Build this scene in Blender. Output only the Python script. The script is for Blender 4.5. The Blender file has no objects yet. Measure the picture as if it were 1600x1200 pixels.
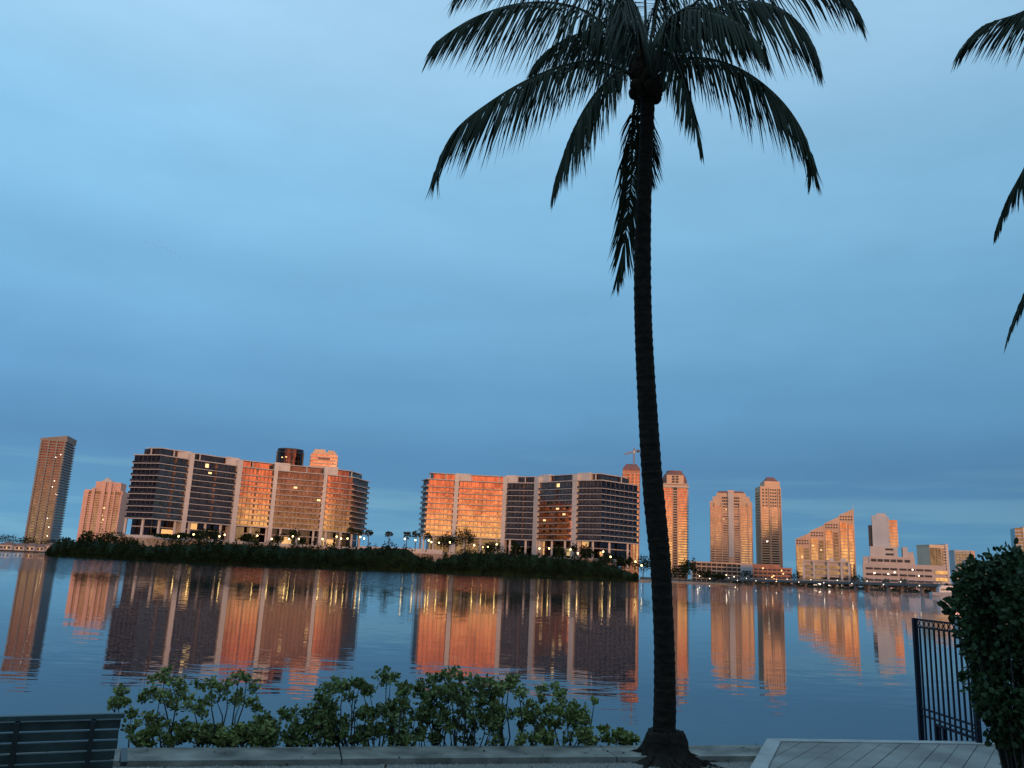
import bpy, math, random
from mathutils import Vector, Matrix
R = math.radians
random.seed(7)
sc = bpy.context.scene
COL = sc.collection

# ------------------------------------------------------------------ camera
FPX, PITCH, ROLL = 1294.0, R(12.67), R(2.6)
CAM = Vector((0, 0, 2.1))
F_ = Vector((0, math.cos(PITCH), math.sin(PITCH)))
U0 = Vector((0, -math.sin(PITCH), math.cos(PITCH)))
R0 = Vector((1, 0, 0))
R_ = R0 * math.cos(ROLL) + U0 * math.sin(ROLL)
U_ = -R0 * math.sin(ROLL) + U0 * math.cos(ROLL)
cd = bpy.data.cameras.new('camera')
cd.sensor_width = 36.0
cd.lens = FPX / 1600 * 36
cd.clip_start = 0.1
cd.clip_end = 20000
cam = bpy.data.objects.new('camera', cd)
COL.objects.link(cam)
m = Matrix((R_, U_, -F_)).transposed().to_4x4()
m.translation = CAM
cam.matrix_world = m
sc.camera = cam

# ------------------------------------------------------------------ sky
SUN_AZ, SUN_EL = 160.0, 3.0          # degrees clockwise from +Y; the sun stands behind the camera
world = bpy.data.worlds.new('World')
sc.world = world
world.use_nodes = True
nt = world.node_tree
nt.nodes.clear()
def N(tree, typ, **kw):
    n = tree.nodes.new(typ)
    for k, v in kw.items():
        setattr(n, k, v)
    return n
def math_node(tree, op, a, b=None, clamp=False):
    n = N(tree, 'ShaderNodeMath', operation=op, use_clamp=clamp)
    for i, v in enumerate((a, b)):
        if v is None:
            continue
        if isinstance(v, (int, float)):
            n.inputs[i].default_value = v
        else:
            tree.links.new(v, n.inputs[i])
    return n.outputs[0]
def ramp_node(tree, fac, stops, interp='LINEAR'):
    n = N(tree, 'ShaderNodeValToRGB')
    n.color_ramp.interpolation = interp
    e = n.color_ramp.elements
    while len(e) < len(stops):
        e.new(0.5)
    for el, (p, c) in zip(e, stops):
        el.position = p
        el.color = (*c, 1)
    tree.links.new(fac, n.inputs[0])
    return n.outputs[0]
def maprange(tree, v, a, b, c, d, typ='SMOOTHSTEP'):
    n = N(tree, 'ShaderNodeMapRange', interpolation_type=typ)
    tree.links.new(v, n.inputs[0])
    for i, x in enumerate((a, b, c, d)):
        n.inputs[i + 1].default_value = x
    return n.outputs[0]
def mixrgb(tree, fac, a, b, blend='MIX'):
    n = N(tree, 'ShaderNodeMix', data_type='RGBA', blend_type=blend)
    for sock, v in ((n.inputs[0], fac), (n.inputs[6], a), (n.inputs[7], b)):
        if isinstance(v, (int, float)):
            sock.default_value = v
        elif isinstance(v, tuple):
            sock.default_value = (*v, 1)
        else:
            tree.links.new(v, sock)
    return n.outputs[2]
tc = N(nt, 'ShaderNodeTexCoord')
sep = N(nt, 'ShaderNodeSeparateXYZ')
nt.links.new(tc.outputs['Generated'], sep.inputs[0])
X, Y, Z = sep.outputs
elev = math_node(nt, 'MULTIPLY', math_node(nt, 'ARCSINE', Z), 180 / math.pi)
hor = math_node(nt, 'SQRT', math_node(nt, 'ADD', math_node(nt, 'MULTIPLY', X, X), math_node(nt, 'MULTIPLY', Y, Y)))
GAZ = R(162)
cosd = math_node(nt, 'DIVIDE', math_node(nt, 'ADD', math_node(nt, 'MULTIPLY', X, math.sin(GAZ)), math_node(nt, 'MULTIPLY', Y, math.cos(GAZ))), math_node(nt, 'MAXIMUM', hor, 1e-4))
# stretched cloud noise, used by the whole dome
mp = N(nt, 'ShaderNodeMapping')
nt.links.new(tc.outputs['Generated'], mp.inputs[0])
mp.inputs['Scale'].default_value = (1.0, 1.0, 5.0)
n1 = N(nt, 'ShaderNodeTexNoise')
n1.inputs['Scale'].default_value = 1.6
n1.inputs['Detail'].default_value = 4
n1.inputs['Roughness'].default_value = 0.5
nt.links.new(mp.outputs[0], n1.inputs[0])
mp2 = N(nt, 'ShaderNodeMapping')
nt.links.new(tc.outputs['Generated'], mp2.inputs[0])
mp2.inputs['Scale'].default_value = (2.0, 2.0, 26.0)
n2 = N(nt, 'ShaderNodeTexNoise')
n2.inputs['Scale'].default_value = 1.5
n2.inputs['Detail'].default_value = 5
nt.links.new(mp2.outputs[0], n2.inputs[0])
ew = math_node(nt, 'ADD', elev, math_node(nt, 'MULTIPLY', math_node(nt, 'SUBTRACT', n1.outputs[0], 0.5), 2.4))
deck = ramp_node(nt, math_node(nt, 'DIVIDE', ew, 60.0, clamp=True), [
    (0.00, (0.125, 0.335, 0.545)),
    (0.045, (0.122, 0.335, 0.550)),
    (0.12, (0.104, 0.280, 0.505)),
    (0.19, (0.140, 0.365, 0.620)),
    (0.29, (0.195, 0.465, 0.740)),
    (0.40, (0.255, 0.555, 0.835)),
    (0.60, (0.385, 0.670, 0.930)),
    (1.00, (0.420, 0.700, 0.945))], 'EASE')
streak = maprange(nt, n2.outputs[0], 0.48, 0.66, 0.0, 1.0)
low = maprange(nt, elev, 2.0, 9.5, 1.0, 0.0)
deck = mixrgb(nt, math_node(nt, 'MULTIPLY', math_node(nt, 'MULTIPLY', streak, low), 0.70), deck, (0.20, 0.44, 0.60))
n3 = N(nt, 'ShaderNodeTexNoise')
n3.inputs['Scale'].default_value = 2.3
n3.inputs['Detail'].default_value = 3
nt.links.new(mp.outputs[0], n3.inputs[0])
shade = maprange(nt, n3.outputs[0], 0.3, 0.7, 0.965, 1.035, 'LINEAR')
n4 = N(nt, 'ShaderNodeTexNoise')
n4.inputs['Scale'].default_value = 7.0
n4.inputs['Detail'].default_value = 7
n4.inputs['Roughness'].default_value = 0.6
mp4 = N(nt, 'ShaderNodeMapping')
nt.links.new(tc.outputs['Generated'], mp4.inputs[0])
mp4.inputs['Scale'].default_value = (1.0, 1.0, 2.4)
nt.links.new(mp4.outputs[0], n4.inputs[0])
shade = math_node(nt, 'MULTIPLY', shade, maprange(nt, n4.outputs[0], 0.3, 0.7, 0.965, 1.035, 'LINEAR'))
shade = math_node(nt, 'MULTIPLY', shade, maprange(nt, X, -0.6, 0.6, 1.07, 0.84, 'LINEAR'))
vs = N(nt, 'ShaderNodeVectorMath', operation='SCALE')
nt.links.new(deck, vs.inputs[0])
nt.links.new(shade, vs.inputs['Scale'])
deck = vs.outputs[0]
sky = N(nt, 'ShaderNodeTexSky', sky_type='NISHITA')
sky.sun_disc = False
sky.sun_elevation = R(SUN_EL)
sky.sun_rotation = R(SUN_AZ)
sky.air_density = 1.5
sky.dust_density = 2.0
vs2 = N(nt, 'ShaderNodeVectorMath', operation='SCALE')
nt.links.new(sky.outputs[0], vs2.inputs[0])
vs2.inputs['Scale'].default_value = 0.06
deck = mixrgb(nt, 0.05, deck, vs2.outputs[0])
# towards the sunset half the low deck turns grey mauve
west = math_node(nt, 'MULTIPLY', maprange(nt, Y, 0.30, -0.35, 0, 1), maprange(nt, elev, 10, 32, 1, 0))
deck = mixrgb(nt, math_node(nt, 'MULTIPLY', west, 0.85), deck, (0.145, 0.145, 0.195))
# the break in the cloud deck over the western horizon, through which the sunset shows
eg = math_node(nt, 'ADD', elev, math_node(nt, 'MULTIPLY', math_node(nt, 'SUBTRACT', n2.outputs[0], 0.5), 4.0))
gl = ramp_node(nt, math_node(nt, 'DIVIDE', eg, 16.0, clamp=True), [
    (0.00, (0.95, 0.80, 0.34)),
    (0.14, (0.95, 0.66, 0.26)),
    (0.25, (0.92, 0.40, 0.17)),
    (0.34, (0.84, 0.265, 0.125)),
    (0.48, (0.66, 0.185, 0.110)),
    (0.70, (0.28, 0.110, 0.105)),
    (1.00, (0.07, 0.070, 0.09))])
vs3 = N(nt, 'ShaderNodeVectorMath', operation='SCALE')
nt.links.new(gl, vs3.inputs[0])
# a bank of cloud stands in the middle of the break
dots = math_node(nt, 'DIVIDE', math_node(nt, 'ADD', math_node(nt, 'MULTIPLY', X, math.sin(R(147))), math_node(nt, 'MULTIPLY', Y, math.cos(R(147)))), math_node(nt, 'MAXIMUM', hor, 1e-4))
bank = maprange(nt, dots, math.cos(R(22)), math.cos(R(9)), 4.3, 1.7)
nt.links.new(bank, vs3.inputs['Scale'])
gmask = math_node(nt, 'MULTIPLY', maprange(nt, cosd, 0.67, 0.82, 0, 1), maprange(nt, eg, 8.0, 16.0, 1, 0))
veil = maprange(nt, dots, math.cos(R(22)), math.cos(R(9)), 0.0, 0.55)
glow = mixrgb(nt, veil, vs3.outputs[0], (1.00, 0.66, 0.48))
final = mixrgb(nt, gmask, deck, glow)
bg = N(nt, 'ShaderNodeBackground')
nt.links.new(final, bg.inputs[0])
bg.inputs[1].default_value = 1.0
out = N(nt, 'ShaderNodeOutputWorld')
nt.links.new(bg.outputs[0], out.inputs[0])

# ------------------------------------------------------------------ sun
sl = bpy.data.lights.new('sun', 'SUN')
sl.energy = 2.0
sl.angle = R(11)
sl.color = (1.0, 0.50, 0.30)
sun = bpy.data.objects.new('sun', sl)
COL.objects.link(sun)
sd = Vector((math.sin(R(SUN_AZ)) * math.cos(R(SUN_EL)), math.cos(R(SUN_AZ)) * math.cos(R(SUN_EL)), math.sin(R(SUN_EL))))
sun.rotation_euler = sd.to_track_quat('Z', 'Y').to_euler()
sun.location = (0, -60, 60)

vw = sc.view_settings
vw.view_transform = 'Standard'
vw.look = 'None'
vw.exposure = 0.0
vw.gamma = 1.0
vw.use_curve_mapping = False

# ------------------------------------------------------------------ helpers
def ray(px, py):
    return (F_ * FPX + R_ * (px - 800) + U_ * (600 - py)).normalized()
def at(px, py, D):
    d = ray(px, py)
    return CAM + d * (D / math.hypot(d.x, d.y))
def on_plane(px, py, z):
    d = ray(px, py)
    return CAM + d * ((z - CAM.z) / d.z)
def hy(px):
    return 891.3 + math.tan(ROLL) * (px - 800)

def material(name, color, rough=0.7, var=0.0, scale=1.0, metallic=0.0, bump=0.0, bscale=None, spec=0.5, detail=4, stretch=(1, 1, 1), ior=None):
    mt = bpy.data.materials.new(name)
    mt.use_nodes = True
    t = mt.node_tree
    b = t.nodes['Principled BSDF']
    b.inputs['Base Color'].default_value = (*color, 1)
    b.inputs['Roughness'].default_value = rough
    b.inputs['Metallic'].default_value = metallic
    b.inputs['Specular IOR Level'].default_value = spec
    if ior:
        b.inputs['IOR'].default_value = ior
    if var or bump:
        g = N(t, 'ShaderNodeNewGeometry')
        mpn = N(t, 'ShaderNodeMapping')
        mpn.inputs['Scale'].default_value = stretch
        t.links.new(g.outputs['Position'], mpn.inputs[0])
    if var:
        n = N(t, 'ShaderNodeTexNoise')
        n.inputs['Scale'].default_value = scale
        n.inputs['Detail'].default_value = detail
        t.links.new(mpn.outputs[0], n.inputs[0])
        a = tuple(max(0, c * (1 - var)) for c in color)
        c2 = tuple(min(1, c * (1 + var)) for c in color)
        r = ramp_node(t, n.outputs[0], [(0.3, a), (0.7, c2)])
        t.links.new(r, b.inputs['Base Color'])
    if bump:
        n = N(t, 'ShaderNodeTexNoise')
        n.inputs['Scale'].default_value = bscale or scale
        n.inputs['Detail'].default_value = detail
        t.links.new(mpn.outputs[0], n.inputs[0])
        bn = N(t, 'ShaderNodeBump')
        bn.inputs['Strength'].default_value = 1.0
        bn.inputs['Distance'].default_value = bump
        t.links.new(n.outputs[0], bn.inputs['Height'])
        t.links.new(bn.outputs[0], b.inputs['Normal'])
    return mt
def emitter(name, color, strength):
    mt = bpy.data.materials.new(name)
    mt.use_nodes = True
    b = mt.node_tree.nodes['Principled BSDF']
    b.inputs['Base Color'].default_value = (*color, 1)
    b.inputs['Emission Color'].default_value = (*color, 1)
    b.inputs['Emission Strength'].default_value = strength
    return mt
def leaf_material(name, color, var=0.35, scale=3.0, rough=0.5, trans=0.25):
    mt = material(name, color, rough, var, scale)
    b = mt.node_tree.nodes['Principled BSDF']
    b.inputs['Specular IOR Level'].default_value = 0.22
    b.inputs['Subsurface Weight'].default_value = 0.0
    return mt
def glass_material(name, tint, rough=0.03, wob=0.0):
    # coated facade glass: a dark mirror whose panes are a little out of plane
    mt = bpy.data.materials.new(name)
    mt.use_nodes = True
    t = mt.node_tree
    b = t.nodes['Principled BSDF']
    b.inputs['Metallic'].default_value = 1.0
    b.inputs['Roughness'].default_value = rough
    g = N(t, 'ShaderNodeNewGeometry')
    n = N(t, 'ShaderNodeTexNoise')
    n.inputs['Scale'].default_value = 0.22
    n.inputs['Detail'].default_value = 3
    t.links.new(g.outputs['Position'], n.inputs[0])
    r = ramp_node(t, n.outputs[0], [(0.3, tuple(c * 0.72 for c in tint)), (0.7, tuple(c * 1.2 for c in tint))])
    mq = N(t, 'ShaderNodeMapping')
    mq.inputs['Scale'].default_value = (0.55, 0.55, 0.10)
    t.links.new(g.outputs['Position'], mq.inputs[0])
    n2_ = N(t, 'ShaderNodeTexNoise')
    n2_.inputs['Scale'].default_value = 1.0
    n2_.inputs['Detail'].default_value = 2
    t.links.new(mq.outputs[0], n2_.inputs[0])
    k2 = maprange(t, n2_.outputs[0], 0.35, 0.65, 0.72, 1.15, 'LINEAR')
    sc_ = N(t, 'ShaderNodeVectorMath', operation='SCALE')
    t.links.new(r, sc_.inputs[0]); t.links.new(k2, sc_.inputs['Scale'])
    t.links.new(sc_.outputs[0], b.inputs['Base Color'])
    return mt

M = {}
M['gravel'] = material('gravel', (0.20, 0.185, 0.165), 0.95, 0.45, 38, bump=0.012, bscale=60)
M['pebble'] = material('pebble', (0.26, 0.245, 0.22), 0.9, 0.5, 30)
M['concrete'] = material('concrete', (0.19, 0.18, 0.155), 0.9, 0.60, 2.6, bump=0.004, bscale=40, detail=8)
M['plank'] = material('plank', (0.215, 0.205, 0.185), 0.85, 0.38, 1.6, bump=0.002, bscale=60, detail=8)
M['trim'] = material('trim', (0.34, 0.335, 0.32), 0.8, 0.2, 4.0)
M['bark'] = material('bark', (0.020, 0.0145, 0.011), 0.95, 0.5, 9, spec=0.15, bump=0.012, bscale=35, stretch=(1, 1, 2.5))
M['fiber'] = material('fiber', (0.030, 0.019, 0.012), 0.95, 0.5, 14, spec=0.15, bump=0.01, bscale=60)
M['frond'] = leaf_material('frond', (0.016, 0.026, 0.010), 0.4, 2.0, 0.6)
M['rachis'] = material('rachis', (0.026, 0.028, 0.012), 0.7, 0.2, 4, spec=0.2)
M['leaf'] = leaf_material('leaf', (0.205, 0.235, 0.072), 0.4, 5.0)
M['leaf2'] = leaf_material('leaf2', (0.150, 0.185, 0.062), 0.4, 5.0)
M['hedge'] = leaf_material('hedge', (0.028, 0.052, 0.018), 0.45, 4.0)
M['dryleaf'] = leaf_material('dryleaf', (0.20, 0.15, 0.05), 0.3, 6.0)
M['twig'] = material('twig', (0.05, 0.042, 0.035), 0.9, 0.3, 10)
M['benchwood'] = material('bench_paint', (0.035, 0.060, 0.062), 0.55, 0.25, 8, bump=0.001, bscale=80)
M['benchiron'] = material('bench_iron', (0.02, 0.028, 0.032), 0.5, 0.2, 10)
M['iron'] = material('gate_iron', (0.006, 0.009, 0.020), 0.5, 0.2, 12, spec=0.25)
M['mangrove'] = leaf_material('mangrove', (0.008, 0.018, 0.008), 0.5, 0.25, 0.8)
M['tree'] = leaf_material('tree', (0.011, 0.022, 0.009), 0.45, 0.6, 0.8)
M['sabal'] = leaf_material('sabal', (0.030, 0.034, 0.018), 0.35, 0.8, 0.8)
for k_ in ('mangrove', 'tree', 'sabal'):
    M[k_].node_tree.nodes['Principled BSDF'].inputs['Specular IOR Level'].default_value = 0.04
M['trunk'] = material('trunk', (0.07, 0.058, 0.045), 0.9, 0.3, 2)
M['white'] = material('white_render', (0.50, 0.45, 0.42), 0.8, 0.08, 0.15)
M['slab'] = material('slab', (0.40, 0.37, 0.36), 0.8, 0.08, 0.3)
M['podium'] = material('podium', (0.36, 0.28, 0.21), 0.85, 0.12, 0.2)
M['taupe'] = material('taupe_concrete', (0.20, 0.175, 0.16), 0.85, 0.15, 0.1)
M['blush'] = material('blush_stucco', (0.50, 0.41, 0.36), 0.85, 0.1, 0.1)
M['tan'] = material('tan_stucco', (0.58, 0.38, 0.26), 0.85, 0.10, 0.08)
M['pink'] = material('pink_stucco', (0.56, 0.34, 0.27), 0.85, 0.10, 0.08)
M['brick'] = material('brick_red', (0.42, 0.19, 0.12), 0.9, 0.2, 0.15)
M['dkred'] = material('dark_red_roof', (0.20, 0.09, 0.075), 0.8, 0.15, 0.2)
M['grey'] = material('grey_wall', (0.42, 0.44, 0.47), 0.8, 0.08, 0.1)
M['cream'] = material('cream_wall', (0.62, 0.52, 0.40), 0.85, 0.08, 0.1)
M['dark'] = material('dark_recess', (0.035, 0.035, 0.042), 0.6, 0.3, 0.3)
M['steel'] = material('steel', (0.25, 0.13, 0.10), 0.6)
M['post'] = material('lamp_post', (0.04, 0.045, 0.05), 0.5)
M['deckgrey'] = material('bridge_concrete', (0.16, 0.15, 0.145), 0.85, 0.2, 0.3)
M['glass'] = glass_material('facade_glass', (0.255, 0.165, 0.135))
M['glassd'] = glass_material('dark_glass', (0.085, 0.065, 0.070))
M['glassb'] = glass_material('brown_glass', (0.20, 0.165, 0.145), 0.12)
M['glassr'] = glass_material('railing_glass', (0.21, 0.145, 0.125), 0.08)
M['glasst'] = glass_material('tower_glass', (0.27, 0.19, 0.15), 0.10)
M['mullion'] = material('mullion', (0.05, 0.045, 0.045), 0.5)
M['lit'] = emitter('lit_window', (1.0, 0.72, 0.34), 1.1)
M['litdim'] = emitter('lit_lobby', (1.0, 0.66, 0.28), 0.45)
M['lamp'] = emitter('lamp_globe', (1.0, 0.70, 0.24), 11.0)
M['lampw'] = emitter('lamp_globe_white', (1.0, 0.82, 0.60), 5.0)
M['lampo'] = emitter('lamp_globe_orange', (1.0, 0.50, 0.18), 3.5)
M['boat'] = material('boat_gelcoat', (0.42, 0.45, 0.48), 0.35)
M['sand'] = material('sand', (0.22, 0.19, 0.15), 0.9, 0.3, 0.2)
M['lawn'] = material('lawn', (0.035, 0.050, 0.018), 0.95, 0.4, 0.3)
M['land'] = material('far_land', (0.05, 0.05, 0.035), 0.95, 0.3, 0.05)
M['bird'] = material('bird_grey', (0.08, 0.09, 0.11), 0.8)
M['roofred'] = material('house_roof', (0.20, 0.11, 0.085), 0.85, 0.2, 0.4)

class MB:
    def __init__(s):
        s.v = []; s.f = []; s.sm = False
    def quad(s, a, b, c, d):
        i = len(s.v); s.v += [tuple(a), tuple(b), tuple(c), tuple(d)]; s.f.append((i, i+1, i+2, i+3)); return s
    def tri(s, a, b, c):
        i = len(s.v); s.v += [tuple(a), tuple(b), tuple(c)]; s.f.append((i, i+1, i+2)); return s
    def poly(s, pts):
        i = len(s.v); s.v += [tuple(p) for p in pts]; s.f.append(tuple(range(i, i+len(pts)))); return s
    def box(s, x0, x1, y0, y1, z0, z1):
        i = len(s.v)
        s.v += [(x0,y0,z0),(x1,y0,z0),(x1,y1,z0),(x0,y1,z0),(x0,y0,z1),(x1,y0,z1),(x1,y1,z1),(x0,y1,z1)]
        s.f += [tuple(i+k for k in q) for q in ((0,3,2,1),(4,5,6,7),(0,1,5,4),(1,2,6,5),(2,3,7,6),(3,0,4,7))]
        return s
    def prism(s, poly, z0, z1):
        n = len(poly); i = len(s.v)
        s.v += [(p[0], p[1], z0) for p in poly] + [(p[0], p[1], z1) for p in poly]
        s.f.append(tuple(i + k for k in range(n)[::-1])); s.f.append(tuple(i + n + k for k in range(n)))
        for k in range(n):
            j = (k+1) % n
            s.f.append((i+k, i+j, i+n+j, i+n+k))
        return s
    def strip(s, path_a, path_b):
        # ribbon between two polylines
        i = len(s.v); n = len(path_a)
        s.v += [tuple(p) for p in path_a] + [tuple(p) for p in path_b]
        for k in range(n-1):
            s.f.append((i+k, i+k+1, i+n+k+1, i+n+k))
        return s
    def bar(s, a, b, w, h=None, up=Vector((0,0,1))):
        a = Vector(a); b = Vector(b); h = h or w
        t = (b-a).normalized()
        if abs(t.dot(up)) > 0.98: up = Vector((0,1,0))
        x = t.cross(up).normalized(); y = x.cross(t).normalized()
        i = len(s.v)
        for p in (a, b):
            for sx, sy in ((-1,-1),(1,-1),(1,1),(-1,1)):
                s.v.append(tuple(p + x*sx*w/2 + y*sy*h/2))
        s.f += [tuple(i+k for k in q) for q in ((0,3,2,1),(4,5,6,7),(0,1,5,4),(1,2,6,5),(2,3,7,6),(3,0,4,7))]
        return s
    def tube(s, pts, rads, n=8, cap=True):
        pts = [Vector(p) for p in pts]; i0 = len(s.v)
        ref = None
        for k, p in enumerate(pts):
            t = (pts[min(k+1, len(pts)-1)] - pts[max(k-1, 0)]).normalized()
            if ref is None:
                ref = t.orthogonal().normalized()
            ref = (ref - t * ref.dot(t)).normalized()
            o = t.cross(ref)
            for a in range(n):
                an = 2*math.pi*a/n
                s.v.append(tuple(p + (ref*math.cos(an) + o*math.sin(an)) * rads[k]))
        for k in range(len(pts)-1):
            for a in range(n):
                b = (a+1) % n
                s.f.append((i0+k*n+a, i0+k*n+b, i0+(k+1)*n+b, i0+(k+1)*n+a))
        if cap:
            s.f.append(tuple(i0+a for a in range(n))[::-1])
            e = i0 + (len(pts)-1)*n
            s.f.append(tuple(e+a for a in range(n)))
        return s
    def lathe(s, prof, c=(0,0,0), n=16):
        i0 = len(s.v)
        for r, z in prof:
            for a in range(n):
                an = 2*math.pi*a/n
                s.v.append((c[0]+r*math.cos(an), c[1]+r*math.sin(an), c[2]+z))
        for k in range(len(prof)-1):
            for a in range(n):
                b = (a+1) % n
                s.f.append((i0+k*n+a, i0+k*n+b, i0+(k+1)*n+b, i0+(k+1)*n+a))
        s.f.append(tuple(i0+a for a in range(n))[::-1])
        e = i0 + (len(prof)-1)*n
        s.f.append(tuple(e+a for a in range(n)))
        return s
    def ball(s, c, r, n=10, m=7, sz=1.0):
        prof = []
        for k in range(m+1):
            a = -math.pi/2 + math.pi*k/m
            prof.append((max(r*math.cos(a), 1e-3), r*sz*math.sin(a)))
        return s.lathe(prof, c, n)
    def mesh(s, name, mat, origin=None, smooth=False):
        me = bpy.data.meshes.new(name)
        v = s.v
        if origin is not None:
            v = [(p[0]-origin[0], p[1]-origin[1], p[2]-origin[2]) for p in v]
        me.from_pydata(v, [], s.f)
        me.materials.append(M[mat] if isinstance(mat, str) else mat)
        if smooth or s.sm:
            me.polygons.foreach_set('use_smooth', [True]*len(me.polygons))
        me.update()
        return me
def link(name, me, parent=None, loc=(0,0,0)):
    o = bpy.data.objects.new(name, me)
    COL.objects.link(o)
    o.location = loc
    if parent is not None:
        o.parent = parent
    return o
FINE = {'dry_leaves', 'mullions', 'balusters', 'leaflets', 'foliage', 'stems', 'roots', 'crown_boots', 'crown'}
def part(name, mb, mat, parent, origin=None, smooth=False):
    o = link(name, mb.mesh(name, mat, origin, smooth), parent)
    if name in FINE:
        o['kind'] = 'stuff'
    return o
def tag(o, label, cat, group=None, kind=None):
    if label: o['label'] = label
    if cat: o['category'] = cat
    if group: o['group'] = group
    if kind: o['kind'] = kind
    return o
def thing(name, label, cat, loc=(0,0,0), rz=0.0, group=None):
    o = bpy.data.objects.new(name, None)
    o.empty_display_size = 0.5
    COL.objects.link(o)
    o.location = loc
    o.rotation_euler = (0, 0, rz)
    return tag(o, label, cat, group)
def copy_tree(o, parent=None):
    c = o.copy(); COL.objects.link(c); c.parent = parent
    for ch in o.children:
        copy_tree(ch, c)
    return c
def structure(name, mb, mat, label=None, smooth=False):
    o = link(name, mb.mesh(name, mat, None, smooth))
    o['kind'] = 'structure'
    if label: o['label'] = label
    return o

WATER_Z = -0.5
# ------------------------------------------------------------------ water
wm = bpy.data.materials.new('bay_water')
wm.use_nodes = True
t = wm.node_tree
b = t.nodes['Principled BSDF']
b.inputs['Base Color'].default_value = (0.006, 0.022, 0.034, 1)
b.inputs['Roughness'].default_value = 0.02
b.inputs['IOR'].default_value = 1.33
g = N(t, 'ShaderNodeNewGeometry')
def wnoise(scale, stretch, detail, seed):
    mp_ = N(t, 'ShaderNodeMapping')
    mp_.inputs['Scale'].default_value = stretch
    mp_.inputs['Location'].default_value = (seed, seed*1.7, 0)
    t.links.new(g.outputs['Position'], mp_.inputs[0])
    n = N(t, 'ShaderNodeTexNoise')
    n.inputs['Scale'].default_value = scale
    n.inputs['Detail'].default_value = detail
    n.inputs['Roughness'].default_value = 0.55
    t.links.new(mp_.outputs[0], n.inputs[0])
    s_ = N(t, 'ShaderNodeVectorMath', operation='SUBTRACT')
    t.links.new(n.outputs['Color'], s_.inputs[0])
    s_.inputs[1].default_value = (0.5, 0.5, 0.5)
    return s_.outputs[0], n.outputs[0]
fine, _ = wnoise(1.0, (0.9, 4.5, 1), 3, 3.1)
swell, _ = wnoise(1.0, (0.10, 0.9, 1), 2, 11.0)
_, patch = wnoise(1.0, (0.012, 0.05, 1), 2, 5.0)
sp = N(t, 'ShaderNodeSeparateXYZ')
t.links.new(g.outputs['Position'], sp.inputs[0])
yy = math_node(t, 'ADD', sp.outputs[1], math_node(t, 'MULTIPLY', math_node(t, 'SUBTRACT', patch, 0.5), 60.0))
far = maprange(t, yy, 80, 125, 0.0, 1.0)
near = maprange(t, yy, 9, 34, 1.0, 0.0)
amp = math_node(t, 'ADD', math_node(t, 'ADD', math_node(t, 'MULTIPLY', far, 0.42), 0.050), math_node(t, 'MULTIPLY', near, 0.008))
def scaled(v, s):
    n = N(t, 'ShaderNodeVectorMath', operation='SCALE')
    t.links.new(v, n.inputs[0])
    if isinstance(s, (int, float)):
        n.inputs['Scale'].default_value = s
    else:
        t.links.new(s, n.inputs['Scale'])
    return n.outputs[0]
def vmul(v, w):
    n = N(t, 'ShaderNodeVectorMath', operation='MULTIPLY')
    t.links.new(v, n.inputs[0]); n.inputs[1].default_value = w
    return n.outputs[0]
def vadd(a, b_):
    n = N(t, 'ShaderNodeVectorMath', operation='ADD')
    t.links.new(a, n.inputs[0])
    if isinstance(b_, tuple): n.inputs[1].default_value = b_
    else: t.links.new(b_, n.inputs[1])
    return n.outputs[0]
nv = vadd(vmul(scaled(fine, amp), (0.22, 1.0, 0.0)), vmul(scaled(swell, math_node(t, 'ADD', math_node(t, 'MULTIPLY', near, 0.022), 0.010)), (0.15, 1.0, 0.0)))
nv = vadd(nv, (0, 0, 1))
nn = N(t, 'ShaderNodeVectorMath', operation='NORMALIZE')
t.links.new(nv, nn.inputs[0])
t.links.new(nn.outputs[0], b.inputs['Normal'])
M['water'] = wm
structure('water', MB().quad((-7000, 2, WATER_Z), (7000, 2, WATER_Z), (7000, 9000, WATER_Z), (-7000, 9000, WATER_Z)), 'water')

# ------------------------------------------------------------------ near shore: ground, seawall, dock
CZ = 0.06
wa = on_plane(200, 1168, CZ); wb = on_plane(1100, 1164.5, CZ)      # outer edge of the seawall cap
wd = (wb - wa); wd.z = 0; wd.normalize()
wn = Vector((-wd.y, wd.x, 0))                                       # towards the water
na = on_plane(600, 1185.5, CZ)
capw = abs((na - wa).dot(wn))
def wl(s, off, z):                                                  # along the wall from wa, off towards the water
    p = wa + wd * s + wn * off
    return Vector((p.x, p.y, z))
structure('ground', MB().poly([wl(-260, -capw * 0.5, 0), wl(-260, -220, 0), wl(260, -220, 0), wl(260, -capw * 0.5, 0)]), 'gravel')
sw = thing('seawall', 'low weathered concrete seawall along the gravel edge of the bay', 'wall', wl(0, 0, 0))
s = -60.0
while s < 60:
    L = 3.0 + random.uniform(-0.2, 0.2)
    z = CZ + random.uniform(-0.006, 0.006)
    a, b_, c, d = wl(s + 0.008, 0, z), wl(s + L - 0.008, 0, z), wl(s + L - 0.008, -capw, z), wl(s + 0.008, -capw, z)
    mbx = MB().prism([d, c, b_, a], -0.12, z)
    part('cap_stone', mbx, 'concrete', sw, sw.location)
    s += L
part('wall_face', MB().prism([wl(-60, -capw*0.8, 0), wl(60, -capw*0.8, 0), wl(60, -0.06, 0), wl(-60, -0.06, 0)], -2.5, -0.125), 'concrete', sw, sw.location)

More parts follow.
